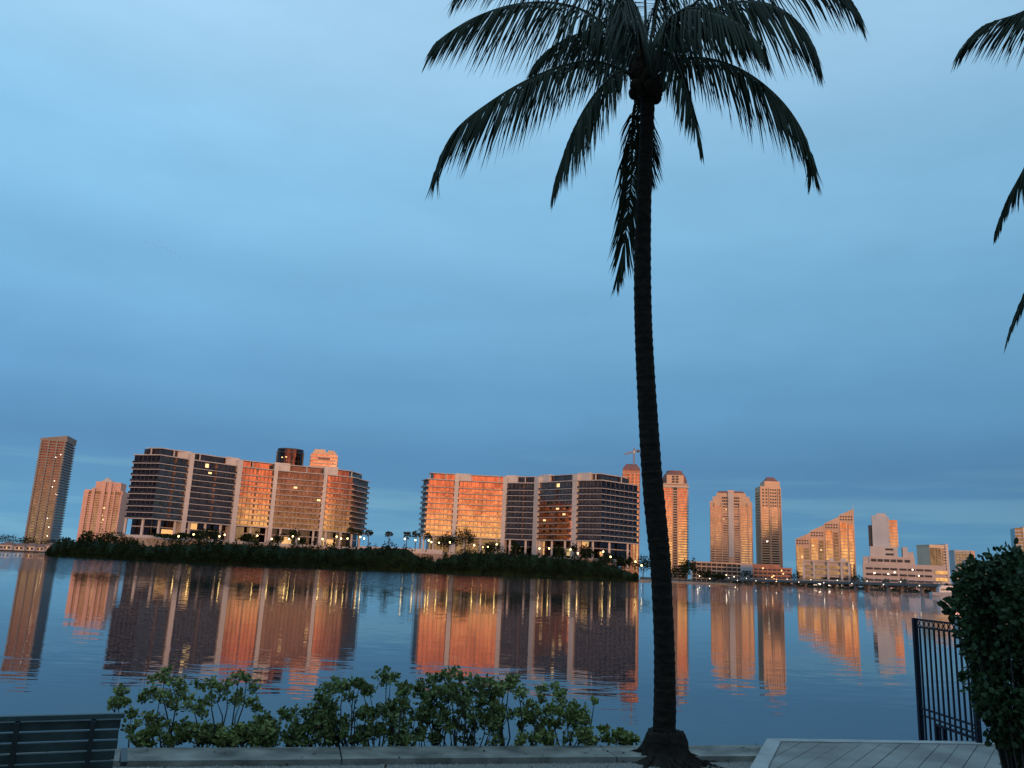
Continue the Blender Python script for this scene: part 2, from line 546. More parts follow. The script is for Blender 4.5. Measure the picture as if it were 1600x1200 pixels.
# gravel pebbles on the strip behind the cap
pb = MB()
for i in range(7000):
    s = random.uniform(-1.5, 12.5); o = -capw - abs(random.gauss(0, 0.55)) - 0.01
    p = wl(s, o, 0); r = random.uniform(0.006, 0.017)
    an = random.uniform(0, 6.28)
    top = Vector((p.x + random.uniform(-.3, .3)*r, p.y + random.uniform(-.3, .3)*r, r*random.uniform(0.7, 1.2)))
    q = [Vector((p.x + r*1.3*math.cos(an + k*1.571)*random.uniform(.8, 1.2), p.y + r*1.1*math.sin(an + k*1.571)*random.uniform(.8, 1.2), -0.002)) for k in range(4)]
    for k in range(4):
        pb.tri(q[k], q[(k+1) % 4], top)
tag(part('pebbles', pb, 'pebble', None), 'loose grey pebbles of the gravel strip along the seawall', 'pebbles', kind='stuff')

# fallen leaves on the shore edge
lt_ = MB()
for i in range(170):
    s = random.uniform(-1.5, 12.5); o = random.choice([-capw*random.random(), -capw - abs(random.gauss(0, 0.4))])
    z = (CZ + 0.012) if o > -capw else 0.015
    p = wl(s, o, z); an = random.uniform(0, 6.28); r = random.uniform(0.015, 0.035)
    dx, dy = Vector((math.cos(an), math.sin(an), random.uniform(-.1, .3)))*r, Vector((-math.sin(an), math.cos(an), random.uniform(0, .3)))*r*0.45
    lt_.quad(p - dx, p - dy, p + dx, p + dy)
tag(part('leaf_litter', lt_, 'fiber', None), 'dry fallen leaves scattered on the seawall and gravel', 'leaves', kind='stuff')

# dock of pale concrete planks
DZ = 0.17
dc = on_plane(1199, 1155, DZ)                # outer left corner
dl = on_plane(1170, 1204, DZ)                # towards the camera along the left edge
dr = on_plane(1540, 1160, DZ)                # along the outer edge
ex = (dr - dc); ex.z = 0; ex.normalize()
ey = (dl - dc); ey.z = 0; ey.normalize()
def dp(u, v, z=DZ):
    p = dc + ex*u + ey*v
    return Vector((p.x, p.y, z))
pl1, pl2 = on_plane(1208, 1200, DZ), on_plane(1279, 1160, DZ)
pdir = (pl2 - pl1); pdir.z = 0; pdir.normalize()
def solve(p, dirv):                          # u,v coordinates of a direction in the dock frame
    det = ex.x*ey.y - ex.y*ey.x
    return ((dirv.x*ey.y - dirv.y*ey.x)/det, (ex.x*dirv.y - ex.y*dirv.x)/det)
pu, pv = solve(None, pdir)
DW, DL, BR = 6.0, 5.0, 0.20
dk = structure('dock', MB().prism([dp(0, 0), dp(0, DL), dp(DW, DL), dp(DW, 0)], -0.35, DZ - 0.03), 'concrete')
part('edge_trim', MB().prism([dp(0, 0), dp(0, DL), dp(BR, DL), dp(BR, BR)], DZ - 0.028, DZ + 0.012), 'trim', dk)
part('edge_trim', MB().prism([dp(0.004, 0), dp(BR, BR - 0.004), dp(DW, BR - 0.004), dp(DW, 0)], DZ - 0.028, DZ + 0.012), 'trim', dk)
# planks run diagonally: offset measured along u at the outer trim
slope = pu / -pv                              # du per unit of -v
g0 = BR
w_u = 0.30
def clip_plank(u0, u1):
    # quad between v=BR and v=DL, skewed; clipped at u>=BR+.004
    pts = [(u0, BR), (u1, BR), (u1 - slope*(DL-BR), DL), (u0 - slope*(DL-BR), DL)]
    out_ = []
    lim = BR + 0.006
    for k in range(4):
        a, b2 = pts[k], pts[(k+1) % 4]
        ia, ib = a[0] >= lim, b2[0] >= lim
        if ia: out_.append(a)
        if ia != ib:
            tt = (lim - a[0])/(b2[0]-a[0])
            out_.append((lim, a[1] + tt*(b2[1]-a[1])))
    return out_
k = 0
u = BR
pl_gap = (on_plane(1339, 1160, DZ) - on_plane(1279, 1160, DZ)).length / 2
while u < DW + slope*(DL):
    pg = clip_plank(u + 0.006, u + pl_gap - 0.006)
    pg = [(min(a, DW), c) for a, c in pg]
    if len(pg) >= 3 and max(a for a, c in pg) - min(a for a, c in pg) > 0.02:
        zz = DZ + random.uniform(-0.003, 0.003)
        part('plank', MB().prism([dp(a, c) for a, c in pg][::-1], DZ - 0.028, zz), 'plank', dk)
    u += pl_gap

# ------------------------------------------------------------------ far land and island
def dome(poly, z0, z1):
    return MB().prism(poly, z0, z1)
sh = [(60, 400), (82, 392), (200, 364), (330, 324), (400, 326), (450, 344), (600, 376), (760, 386), (860, 396), (950, 414), (985, 426), (1010, 440), (1050, 462), (1135, 500)]
front = [at(px, hy(px), D + (6 if px < 990 else 1)) for px, D in sh]
back = [at(1150, hy(1150), 560), at(1000, hy(1000), 600), at(500, hy(500), 640), at(200, hy(200), 600), at(70, hy(70), 480)]
structure('island_ground', dome([(p.x, p.y) for p in front + back], -2.0, 0.15), 'sand')
structure('far_shore_ground', dome([(p.x, p.y) for p in [at(1000, hy(1000), 760), at(1250, hy(1250), 690), at(1480, hy(1480), 600), at(1700, hy(1700), 480), at(2100, hy(2100), 520), at(2000, hy(2000), 2600), at(1000, hy(1000), 2600)]], -2.0, 0.4), 'land')
structure('left_shore_ground', dome([(p.x, p.y) for p in [at(-500, hy(-500), 620), at(-10, hy(-10), 690), at(120, hy(120), 720), at(900, hy(900), 800), at(900, hy(900), 2600), at(-500, hy(-500), 2600)]], -2.0, 0.4), 'land')

# ------------------------------------------------------------------ the two curved glass blocks on the island
ZT = at(251, 712, 460).z
ZB = at(246, 812, 460).z
DECK = 11.0
fl = [ZB + (ZT - ZB) * k / 10.35 for k in range(10)] + [ZT]        # slab levels, top storey taller
def catmull(P, i, t_):
    p0, p1, p2, p3 = P[max(i-1, 0)], P[i], P[i+1], P[min(i+2, len(P)-1)]
    # centripetal-ish: scale tangents by chord
    d = (p2-p1).length
    m1 = (p2-p0) * (d / max((p2-p1).length + (p1-p0).length, 1e-6))
    m2 = (p3-p1) * (d / max((p3-p2).length + (p2-p1).length, 1e-6))
    t2, t3 = t_*t_, t_*t_*t_
    return p1*(2*t3-3*t2+1) + m1*(t3-2*t2+t_) + p2*(-2*t3+3*t2) + m2*(t3-t2)
def offset(path, d):
    out_ = []
    for k, p in enumerate(path):
        a = path[max(k-1, 0)]; c = path[min(k+1, len(path)-1)]
        n1_ = Vector(((p-a).y, -(p-a).x)) if k > 0 else None
        n2_ = Vector(((c-p).y, -(c-p).x)) if k < len(path)-1 else None
        if n1_ is None: nn_ = n2_.normalized(); sc_ = 1
        elif n2_ is None: nn_ = n1_.normalized(); sc_ = 1
        else:
            n1_.normalize(); n2_.normalize()
            nn_ = (n1_+n2_).normalized(); sc_ = 1/max(nn_.dot(n1_), 0.5)
        out_.append(p + nn_*d*sc_)
    return out_
def p3(path, z):
    return [(p.x, p.y, z) for p in path]
def curved_block(name, label, knots, ends, lit, rooms, seed, roofdir):
    rnd = random.Random(seed)
    def kp(px, D):
        q = at(px, hy(px) - 154*460/D, D)
        return Vector((q.x, q.y))
    K = [kp(*k_) for k_ in knots]
    E0, E1 = kp(*ends[0]), kp(*ends[1])
    org = (K[len(K)//2].x, K[len(K)//2].y, DECK)
    root = thing(name, label, 'building', org)
    nb = len(K) - 1
    # bay polylines left to right; even index = glass, odd = pier
    bays = [('side', [E0 + (K[0]-E0)*k_/6 for k_ in range(7)])]
    for i in range(nb):
        L = (K[i+1]-K[i]).length
        n = max(2, round(L/2.3)) if i % 2 == 0 else 2
        bays.append(('glass' if i % 2 == 0 else 'pier', [catmull(K, i, k_/n) for k_ in range(n+1)]))
    bays.append(('side', [K[-1] + (E1-K[-1])*k_/8 for k_ in range(9)]))
    whole = [bays[0][1][0]]
    for _, pth in bays:
        whole += pth[1:]
    # core behind the glass
    inner = offset(whole, -0.9)
    depth = 20.0
    backp = offset(whole, -depth)
    mid = Vector((sum(p.x for p in backp)/len(backp), sum(p.y for p in backp)/len(backp)))
    bl = [backp[0], backp[len(backp)//3], backp[2*len(backp)//3], backp[-1]]
    core = inner + bl[::-1]
    part('core', MB().prism([(p.x, p.y) for p in core], ZB, ZT), 'dark', root, org)
    # slabs and railings
    so, si = offset(whole, 1.5), offset(whole, -0.8)
    ro = offset(whole, 1.40)
    for k_, z in enumerate(fl):
        mb = MB()
        th = 0.50 if k_ in (0, 10) else 0.32
        ring = so + si[::-1]
        mb.strip(p3(so, z), p3(so, z+th)).strip(p3(si, z), p3(so, z)).strip(p3(so, z+th), p3(si, z+th))
        for e in (0, -1):
            mb.quad((so[e].x, so[e].y, z), (si[e].x, si[e].y, z), (si[e].x, si[e].y, z+th), (so[e].x, so[e].y, z+th))
        sl_ = part('floor_slab', mb, 'slab', root, org)
        if k_ < 10:
            part('railing', MB().strip(p3(ro, z+th), p3(ro, z+th+1.0)), 'glassr', sl_, org)
    # glass strips, one per storey and bay
    for bi, (kind, pth) in enumerate(bays):
        if kind == 'pier':
            continue
        for k_ in range(10):
            z0, z1 = fl[k_] + (0.501 if k_ == 0 else 0.321), fl[k_+1] - 0.002
            mb, mu = MB(), MB()
            for j in range(len(pth)-1):
                a, c = pth[j], pth[j+1]
                ed = (c-a).normalized(); nn_ = Vector((ed.y, -ed.x))
                w1, w2, w3 = (rnd.gauss(0, 0.006) for _ in range(3))
                mb.quad((a.x+nn_.x*w1, a.y+nn_.y*w1, z0), (c.x+nn_.x*w2, c.y+nn_.y*w2, z0), (c.x+nn_.x*w3, c.y+nn_.y*w3, z1), (a.x+nn_.x*(w1+w3-w2), a.y+nn_.y*(w1+w3-w2), z1))
                q = a + nn_*0.05
                mu.bar((q.x, q.y, z0), (q.x, q.y, z1), 0.20, 0.16)
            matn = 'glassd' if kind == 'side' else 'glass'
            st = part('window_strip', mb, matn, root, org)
            part('mullions', mu, 'mullion', st, org)
    # dividing dark fins between flats in the middle of wide bays
    for bi, (kind, pth) in enumerate(bays):
        if kind != 'glass' or (pth[-1]-pth[0]).length < 16:
            continue
        c = pth[len(pth)//2]; e = (pth[len(pth)//2] - pth[len(pth)//2 - 1]).normalized(); nn_ = Vector((e.y, -e.x))
        q0, q1 = c - nn_*0.2, c + nn_*1.2
        part('party_fin', MB().bar((q0.x, q0.y, (ZB+ZT)/2), (q1.x, q1.y, (ZB+ZT)/2), 0.35, ZT-ZB-0.1), 'mullion', root, org)
    # piers
    for bi, (kind, pth) in enumerate(bays):
        if kind != 'pier':
            continue
        a, c = pth[0], pth[-1]
        ed = (c-a).normalized(); nn_ = Vector((ed.y, -ed.x))
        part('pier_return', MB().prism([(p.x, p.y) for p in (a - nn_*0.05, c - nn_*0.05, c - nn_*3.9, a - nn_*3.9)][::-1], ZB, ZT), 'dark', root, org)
        a, c = a + (c-a)*0.14, c - (c-a)*0.14
        q = [a + nn_*1.52, c + nn_*1.52, c - nn_*4, a - nn_*4]
        part('pier', MB().prism([(p.x, p.y) for p in q][::-1], DECK - 6, ZT + 3.6), 'white', root, org)
        # plant room on the roof beside the pier
        w = rnd.uniform(6.5, 9)
        sgn = roofdir[bi//2 - 1]
        ctr = (a+c)/2 + ed*sgn*w*0.42
        q = [ctr - ed*w/2 - nn_*1.5, ctr + ed*w/2 - nn_*1.5, ctr + ed*w/2 - nn_*8, ctr - ed*w/2 - nn_*8]
        part('plant_room', MB().prism([(p.x, p.y) for p in q], ZT + 0.63, ZT + 5.0 + rnd.uniform(-.5, .4)), 'white', root, org)
    # penthouse storey
    pn = offset(whole, -3.2)
    pn = pn[1:-1]
    pb_ = offset(whole, -15)
    part('penthouse_glass', MB().strip(p3(pn, ZT+0.63), p3(pn, ZT+3.9)), 'glass', root, org)
    rp = offset(whole, -1.6)[2:-2]
    ri = offset(whole, -14)[2:-2]
    mb = MB().strip(p3(rp, ZT+3.95), p3(rp, ZT+4.4)).strip(p3(ri, ZT+3.95), p3(rp, ZT+3.95)).strip(p3(rp, ZT+4.4), p3(ri, ZT+4.4)).strip(p3(ri, ZT+4.4), p3(ri, ZT+3.95))
    part('roof_slab', mb, 'slab', root, org)
    for j in range(3, len(whole)-3, 7):
        q = rp[min(max(j-2, 0), len(rp)-1)]
        q = q + (ri[min(max(j-2, 0), len(ri)-1)] - q).normalized()*0.6
        part('roof_post', MB().box(q.x-.3, q.x+.3, q.y-.3, q.y+.3, ZT+0.63, ZT+3.94), 'slab', root, org)
    # lobby level: recessed glass, transom, columns
    lo = offset(whole, -4.5)
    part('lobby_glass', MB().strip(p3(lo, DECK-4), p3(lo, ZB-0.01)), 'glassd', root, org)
    lt = offset(whole, -4.2)
    part('lobby_transom', MB().strip(p3(lt, DECK+4.4), p3(lt, DECK+4.9)).strip(p3(lt, DECK+4.9), p3(lo, DECK+4.9)), 'slab', root, org)
    cp = offset(whole, -0.2)
    part('soffit', MB().strip(p3(offset(whole, 1.45), ZB-0.004), p3(lo, ZB-0.004)), 'slab', root, org)
    for j in range(0, len(whole), 4):
        q = cp[j]
        part('column', MB().box(q.x-.55, q.x+.55, q.y-.55, q.y+.55, DECK-6, ZB-0.006), 'white', root, org)
    # lit lobby panels and lit flats
    for (f0, w, z0, z1) in rooms:
        j = int(f0*(len(lo)-1)); a = lo[j]; c = lo[min(j+w, len(lo)-1)]
        ed = (c-a).normalized(); nn_ = Vector((ed.y, -ed.x))*0.08
        part('lit_lobby_window', MB().quad((a.x+nn_.x, a.y+nn_.y, DECK+z0), (c.x+nn_.x, c.y+nn_.y, DECK+z0), (c.x+nn_.x, c.y+nn_.y, DECK+z1), (a.x+nn_.x, a.y+nn_.y, DECK+z1)), 'litdim', root, org)
    for (bi, j, k_) in lit:
        pth = bays[bi][1]; j = min(j, len(pth)-2)
        a, c = pth[j], pth[j+1]
        ed = (c-a).normalized(); nn_ = Vector((ed.y, -ed.x))*0.03
        z0 = fl[k_] + 0.9; z1 = fl[k_+1] - 0.7
        a2, c2 = a + ed*0.15, c - ed*0.15
        part('lit_window', MB().quad((a2.x+nn_.x, a2.y+nn_.y, z0), (c2.x+nn_.x, c2.y+nn_.y, z0), (c2.x+nn_.x, c2.y+nn_.y, z1), (a2.x+nn_.x, a2.y+nn_.y, z1)), 'lit', root, org)
    return whole
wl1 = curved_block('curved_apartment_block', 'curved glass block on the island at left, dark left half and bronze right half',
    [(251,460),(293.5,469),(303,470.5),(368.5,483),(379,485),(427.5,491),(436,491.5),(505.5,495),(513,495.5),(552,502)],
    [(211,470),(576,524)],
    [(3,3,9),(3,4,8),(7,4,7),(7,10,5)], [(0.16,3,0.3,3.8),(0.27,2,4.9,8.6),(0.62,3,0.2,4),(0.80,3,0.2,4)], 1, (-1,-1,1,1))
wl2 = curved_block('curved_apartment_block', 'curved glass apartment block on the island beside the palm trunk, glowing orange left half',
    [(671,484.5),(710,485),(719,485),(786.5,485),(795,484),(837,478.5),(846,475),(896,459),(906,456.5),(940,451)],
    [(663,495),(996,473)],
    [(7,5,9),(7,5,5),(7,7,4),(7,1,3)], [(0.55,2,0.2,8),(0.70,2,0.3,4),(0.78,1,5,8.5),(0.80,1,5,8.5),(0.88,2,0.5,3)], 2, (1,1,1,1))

# podium under both blocks
pod = thing('parking_podium', 'pale parking podium wall behind the mangroves below the two glass blocks', 'building', (0, 440, 0))
def podium(whole, off, z1, name):
    f_ = offset(whole, off); b2 = offset(whole, -30)
    bl = [b2[0], b2[len(b2)//2], b2[-1]]
    part(name, MB().prism([(p.x, p.y) for p in f_ + bl[::-1]], 0.1, z1), 'podium', pod, pod.location)
    pp, pi_ = offset(whole, off + 0.25), offset(whole, off - 0.3)
    part('parapet', MB().strip(p3(pp, z1-0.9), p3(pp, z1+0.5)).strip(p3(pp, z1+0.5), p3(pi_, z1+0.5)).strip(p3(pi_, z1+0.5), p3(pi_, z1-.9)), 'white', pod, pod.location)
podium(wl1, 9, DECK - 0.5, 'podium_wall')
podium(wl2[:-7], 9, DECK - 1.3, 'podium_wall')
qa, qb = at(560, 880, 452), at(690, 884, 455)
part('podium_wall', MB().prism([(qa.x, qa.y), (qb.x, qb.y), (qb.x, qb.y+30), (qa.x, qa.y+30)], 0.1, DECK - 0.9), 'podium', pod, pod.location)
part('parapet', MB().prism([(qa.x, qa.y-0.3), (qb.x, qb.y-0.3), (qb.x, qb.y), (qa.x, qa.y)], DECK-2.2, DECK+0.1), 'white', pod, pod.location)

# planting along the terrace edge
rnd = random.Random(31)
tmb = MB()
for whole in (wl1, wl2):
    pth = offset(whole, 10.0)
    for j in range(len(pth)-1):
        gap = math.sin(j*0.9)*0.5 + math.sin(j*0.37+2)*0.5
        n_ = int(46 + 40*gap)
        for _ in range(n_):
            f = rnd.random()
            p = pth[j]*(1-f) + pth[j+1]*f
            z = DECK - 5.5 + rnd.random()**0.8*(5.2 + 2.2*gap)
            v = Vector((p.x + rnd.uniform(-1.2, 1.2), p.y + rnd.uniform(-1.2, 1.2), z))
            s_ = rnd.uniform(0.25, 0.6)
            a = Vector((rnd.gauss(0,1), rnd.gauss(0,1), rnd.gauss(0,0.7))).normalized()
            c = a.cross(Vector((rnd.gauss(0,1), rnd.gauss(0,1), rnd.gauss(0,1)))).normalized()
            tmb.quad(v-a*s_, v-c*s_*0.6, v+a*s_, v+c*s_*0.6)
tag(part('terrace_planting', tmb, 'tree', None), 'dark planting trailing over the terrace edge below the glass blocks', 'planting', kind='stuff')

# ------------------------------------------------------------------ generic far towers
class Tower:
    def __init__(s, name, label, pxl, pxr, pyt, D, depth, yaw=0.0, cat='tower', z0=0.3):
        a, b2 = at(pxl, pyt, D), at(pxr, pyt, D)
        ed = Vector((b2.x-a.x, b2.y-a.y)); s.w = ed.length
        rz = math.atan2(ed.y, ed.x)
        mid = (a+b2)/2
        s.H = mid.z - z0
        s.D = D; s.depth = depth
        s.root = thing(name, label, cat, (mid.x, mid.y, z0), rz + R(yaw))
        s.x0, s.x1 = -s.w/2, s.w/2
    def box(s, name, mat, x0, x1, y0, y1, z0, z1, parent=None):
        return part(name, MB().box(x0, x1, y0, y1, z0, z1), mat, parent or s.root)
    def rep(s, name, mat, dims, zs, xs=(0,), parent=None, y=0.0):
        me = MB().box(*dims).mesh(name, mat)
        for x in xs:
            for z in zs:
                link(name, me, parent or s.root, (x, y, z))
    def lights(s, n, x0, x1, y, z0, z1, mat='lit', size=(1.3, 1.4), seed=0):
        rnd = random.Random(seed)
        me = MB().box(-size[0]/2, size[0]/2, -0.1, 0, 0, size[1]).mesh('lit_window', mat)
        for k_ in range(n):
            link('lit_window', me, s.root, (rnd.uniform(x0, x1), y, rnd.uniform(z0, z1)))
def frange(a, b_, n):
    return [a + (b_-a)*k_/n for k_ in range(n)]

# tall slab tower at the far left
T = Tower('slab_tower', 'tall grey brown slab tower with sloped top at the far left', 66, 105, 681, 1000, 34, -16)
w, H = T.w, T.H
T.box('glass_body', 'glassd', -w/2, w/2, 0, 34, 0, H-3)
T.rep('floor_slab', 'taupe', (-w/2-1.2, w/2+1.2, -1.2, 35.2, 0, 1.3), frange(6, H-6, 38))
for x in (-w/2+0.2, -w*0.17, w*0.16, w/2-0.6):
    T.box('pier', 'taupe', x-0.7, x+0.7, -1.4, -1.21, 0, H-4)
part('sloped_crown', MB().poly([(-w/2-1.3,-1.3,H-6),(w/2+1.3,-1.3,H-6),(w/2+1.3,-1.3,H+1),(-w/2-1.3,-1.3,H-3.5)]).poly([(w/2+1.3,-1.3,H-6),(w/2+1.3,35,H-6),(w/2+1.3,35,H+1),(w/2+1.3,-1.3,H+1)]).poly([(-w/2-1.3,-1.3,H-3.5),(w/2+1.3,-1.3,H+1),(w/2+1.3,35,H+1),(-w/2-1.3,35,H-3.5)]), 'taupe', T.root)
T.lights(9, w*0.2, w/2, -1.25, 8, H*0.95, 'lampw', (0.7, 0.7), 3)
# pink stepped tower
T = Tower('stepped_tower', 'salmon pink stepped apartment tower between the slab tower and the left glass block', 131, 193, 766, 950, 30, -15)
w, H = T.w, T.H
T.box('wall', 'pink', -w/2, w/2, 1, 30, 0, H)
for x0, x1, hh in ((-0.5,-0.38,0),(-0.30,-0.22,4),(-0.06,0.04,10),(0.12,0.2,10),(0.28,0.32,3),(0.46,0.5,-2)):
    T.box('pier', 'pink', w*x0, w*x1, -1.5, 0.9, 0, H+hh-2)
for x0, x1 in ((-0.38,-0.30),(-0.22,-0.06),(0.04,0.12),(0.2,0.28),(0.32,0.46)):
    T.box('window_column', 'glassd', w*x0+0.2, w*x1-0.2, 0.3, 0.98, 2, H-1)
T.rep('floor_slab', 'pink', (-w/2+0.4, w/2-0.4, 0.0, 0.95, 0, 0.9), frange(4, H-3, 24))
T.box('upper_block', 'pink', -w*0.27, w*0.40, 5, 26, H, H+9)
part('roof_pediment', MB().prism([(-w*0.12, 4), (w*0.16, 4), (w*0.16, 20), (-w*0.12, 20)], H+9, H+9.6).poly([(-w*0.12,4,H+9.6),(w*0.16,4,H+9.6),(w*0.02,4,H+13.5)]).poly([(-w*0.12,20,H+9.6),(w*0.02,20,H+13.5),(w*0.16,20,H+9.6)]).quad((-w*0.12,4,H+9.6),(w*0.02,4,H+13.5),(w*0.02,20,H+13.5),(-w*0.12,20,H+9.6)).quad((w*0.02,4,H+13.5),(w*0.16,4,H+9.6),(w*0.16,20,H+9.6),(w*0.02,20,H+13.5)), 'grey', T.root)
T.lights(14, w*0.0, w*0.1, 0.2, 6, H*0.75, 'lit', (1.2, 1.4), 5)
# black round tower
T = Tower('round_tower', 'black glass drum tower rising behind the left glass block', 434, 475, 702, 1000, 30, 0)
w, H = T.w, T.H
part('glass_drum', MB().lathe([(w/2, 0), (w/2, H)], (0, w/2, 0), 28), 'glassd', T.root)
for k_ in range(10, 37):
    if k_ % 3 == 0:
        part('floor_ring', MB().lathe([(w/2+0.25, H*k_/37), (w/2+0.25, H*k_/37+0.7)], (0, w/2, 0), 28), 'mullion', T.root)
for sgn in (-1, 1):
    T.box('side_fin', 'dark', sgn*w/2-1.0, sgn*w/2+1.0, w*0.35, w*0.75, 0, H-1.5)
part('roof_rim', MB().lathe([(w/2+0.3, H), (w/2+0.3, H+1.4), (w/2-1, H+1.4)], (0, w/2, 0), 28), 'dark', T.root)
T.lights(5, -w*0.3, w*0.1, 0.6, H-16, H-8, 'lit', (1.6, 1.2), 6)
# orange tiered tower
T = Tower('tiered_tower', 'orange lit tower top with white floor bands behind the left glass block', 485, 529, 710, 980, 30, 0)
w, H = T.w, T.H
T.box('glass_body', 'glasst', -w/2+0.8, w/2-0.8, 0.8, 30, 0, H)
T.rep('floor_slab', 'tan', (-w/2, w/2, 0, 30.5, 0, 1.7), frange(H-34, H, 9))
T.box('upper_tier', 'tan', -w*0.42, w*0.42, 3, 26, H, H+3.2)
T.box('roof_box', 'tan', -w*0.36, w*0.02, 4, 20, H+3.2, H+6)
T.box('roof_box', 'tan', w*0.12, w*0.36, 4, 20, H+3.2, H+5.4)
T.box('louvre', 'dkred', -w*0.22, w*0.22, -0.2, -0.01, H-6.2, H-3.9)

# brick tower with the crane behind the right glass block
T = Tower('brick_tower', 'red brick tower under a crane behind the right glass block', 973, 1000, 735, 900, 26, 0)
w, H = T.w, T.H
T.box('wall', 'brick', -w/2, w/2, 0.5, 26, 0, H)
T.rep('floor_slab', 'tan', (-w/2-0.4, w/2+0.4, 0, 26.4, 0, 0.6), frange(4, H, 30))
for x in (-0.3, -0.05, 0.2, 0.38):
    T.box('window_column', 'glasst', w*x-0.9, w*x+0.9, 0.2, 0.49, 3, H-3)
part('hipped_roof', MB().prism([(-w/2, 0.5), (w/2, 0.5), (w/2, 26), (-w/2, 26)], H, H+2).poly([(-w/2,0.5,H+2),(w/2,0.5,H+2),(w*0.3,8,H+8),(-w*0.3,8,H+8)]).poly([(w/2,0.5,H+2),(w/2,26,H+2),(w*0.3,18,H+8),(w*0.3,8,H+8)]).poly([(-w/2,26,H+2),(-w/2,0.5,H+2),(-w*0.3,8,H+8),(-w*0.3,18,H+8)]).poly([(-w*0.3,8,H+8),(w*0.3,8,H+8),(w*0.3,18,H+8),(-w*0.3,18,H+8)]), 'dkred', T.root)
cb = at(990.5, 724, 900)
cr = thing('tower_crane', 'small tower crane standing on top of the red brick tower', 'crane', cb)
ctop = at(990, 699.5, 900) - cb
mb = MB()
for sx in (-.7, .7):
    for sy in (-.7, .7):
        mb.bar((sx, sy, 0), (sx*0.6, sy*0.6, ctop.z), 0.4)
for k_ in range(6):
    z = ctop.z*k_/6
    mb.bar((-.7, -.7, z), (.7, -.7, z + ctop.z/6), 0.25)
part('mast', mb, 'steel', cr)
ja, jb = at(976, 710.5, 900) - cb, at(997, 704.5, 900) - cb
part('jib', MB().bar(ja, jb, 0.9).bar(ja + Vector((0,0,1.6)), jb + Vector((0,0,1.0)), 0.4), 'steel', cr)
part('counterweight', MB().box(jb.x-1.2, jb.x+1.6, jb.y-.9, jb.y+.9, jb.z-1.6, jb.z+1.0), 'dark', cr)
part('cab', MB().box(-0.9, 0.9, -1.1, 0.7, ctop.z*0.62, ctop.z*0.80), 'white', cr)

# domed tower right of the trunk
def gable_windows(T, xs, zs, dims, mat='glasst', y=0.0, name='window'):
    T.rep(name, mat, dims, zs, xs, y=y)
T = Tower('domed_tower', 'tan tower with red mansard dome, nearest right of the palm trunk', 1035, 1075, 757, 1000, 30, 4)
w, H = T.w, T.H
T.box('wall', 'tan', -w/2+0.8, w/2-0.8, 1, 30, 0, H)
for x0, x1 in ((-0.47,-0.09),(0.09,0.47)):
    T.box('window_column', 'glass', w*x0, w*x1, 0.4, 0.98, 2, H-5)
    for q in (0.0, 1.0):
        xx = w*(x0 + (x1-x0)*q)
        T.box('pier', 'tan', xx-0.35, xx+0.35, -0.6, 0.38, 0, H-4)
T.rep('floor_slab', 'tan', (-w*0.47, w*0.47, -0.2, 0.39, 0, 1.1), frange(4, H-5, 34))
T.rep('balcony', 'tan', (-1.6, 1.6, -0.6, 6, 0, 0.9), frange(4, H-4, 34), (-w/2, w/2), y=6)
T.box('recess', 'dark', -w*0.07, w*0.07, 0.45, 0.97, 2, H-3)
T.box('cornice', 'white', -w/2-1, w/2+1, -1.2, 31, H-3.4, H-1.6)
T.box('cornice', 'white', -w/2-0.5, w/2+0.5, -0.8, 31, H+0.2, H+1.2)
part('mansard_dome', MB().lathe([(w*0.50, 0), (w*0.50, 5), (w*0.44, 10), (w*0.32, 14.5), (w*0.31, 16), (w*0.05, 16.4)], (0, 14, H+1.2), 20), 'dkred', T.root)
T.box('dormer', 'tan', -w*0.33, w*0.33, -1.0, 6, H+1.2, H+11)
T.rep('window', 'dark', (-1.6, 1.6, -0.12, 0, 0, 2.2), [H+2, H+5, H+8], (-2.2, 2.2), y=-1.01)
# wide round-shouldered tower
T = Tower('wide_tower', 'broad tan tower with stepped shoulders and pale centre strip', 1109, 1174, 783, 950, 28, -3)
w, H = T.w, T.H
T.box('wall', 'tan', -w/2, w/2, 1, 28, 0, H)
T.box('upper_wall', 'tan', -w*0.43, w*0.45, 1.01, 27, H, H+5)
T.box('upper_wall', 'tan', -w*0.34, w*0.36, 1.02, 26, H+5, H+9)
T.box('roof', 'dkred', -w*0.30, w*0.31, 2, 25, H+9, H+11)
T.box('roof_gable', 'tan', -w*0.07, w*0.09, 0.5, 10, H+9, H+12)
for x0, x1 in ((-0.49,-0.40),(-0.37,-0.22),(0.24,0.40),(0.43,0.49)):
    T.box('window_column', 'glasst', w*x0, w*x1, 0.5, 0.98, 2, H-6)
for x in (-0.385, -0.205, 0.22, 0.415):
    T.box('pier', 'tan', w*x-0.5, w*x+0.5, -0.4, 0.97, 0, H-2)
for x in (-0.14, 0.15):
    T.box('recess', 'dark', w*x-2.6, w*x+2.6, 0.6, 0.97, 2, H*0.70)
    T.rep('balcony', 'tan', (-2.7, 2.7, 0.0, 0.58, 0, 0.8), frange(3, H*0.7, 24), (w*x,))
    T.rep('window', 'dark', (-0.8, 0.8, 0.8, 0.98, 0, 1.8), frange(H*0.72, H+6, 9), (w*x-2, w*x, w*x+2))
T.box('centre_strip', 'white', -w*0.055, w*0.075, -0.6, 0.97, H*0.30, H+10)
T.box('centre_strip', 'tan', -w*0.055, w*0.075, -0.6, 0.97, 0, H*0.295)
T.rep('floor_slab', 'tan', (-w*0.49, w*0.49, 0.3, 0.49, 0, 1.5), frange(4, H-6, 30))
T.lights(6, -w*0.2, w*0.2, 0.5, H*0.72, H*0.9, 'lit', (1.2, 1.2), 8)
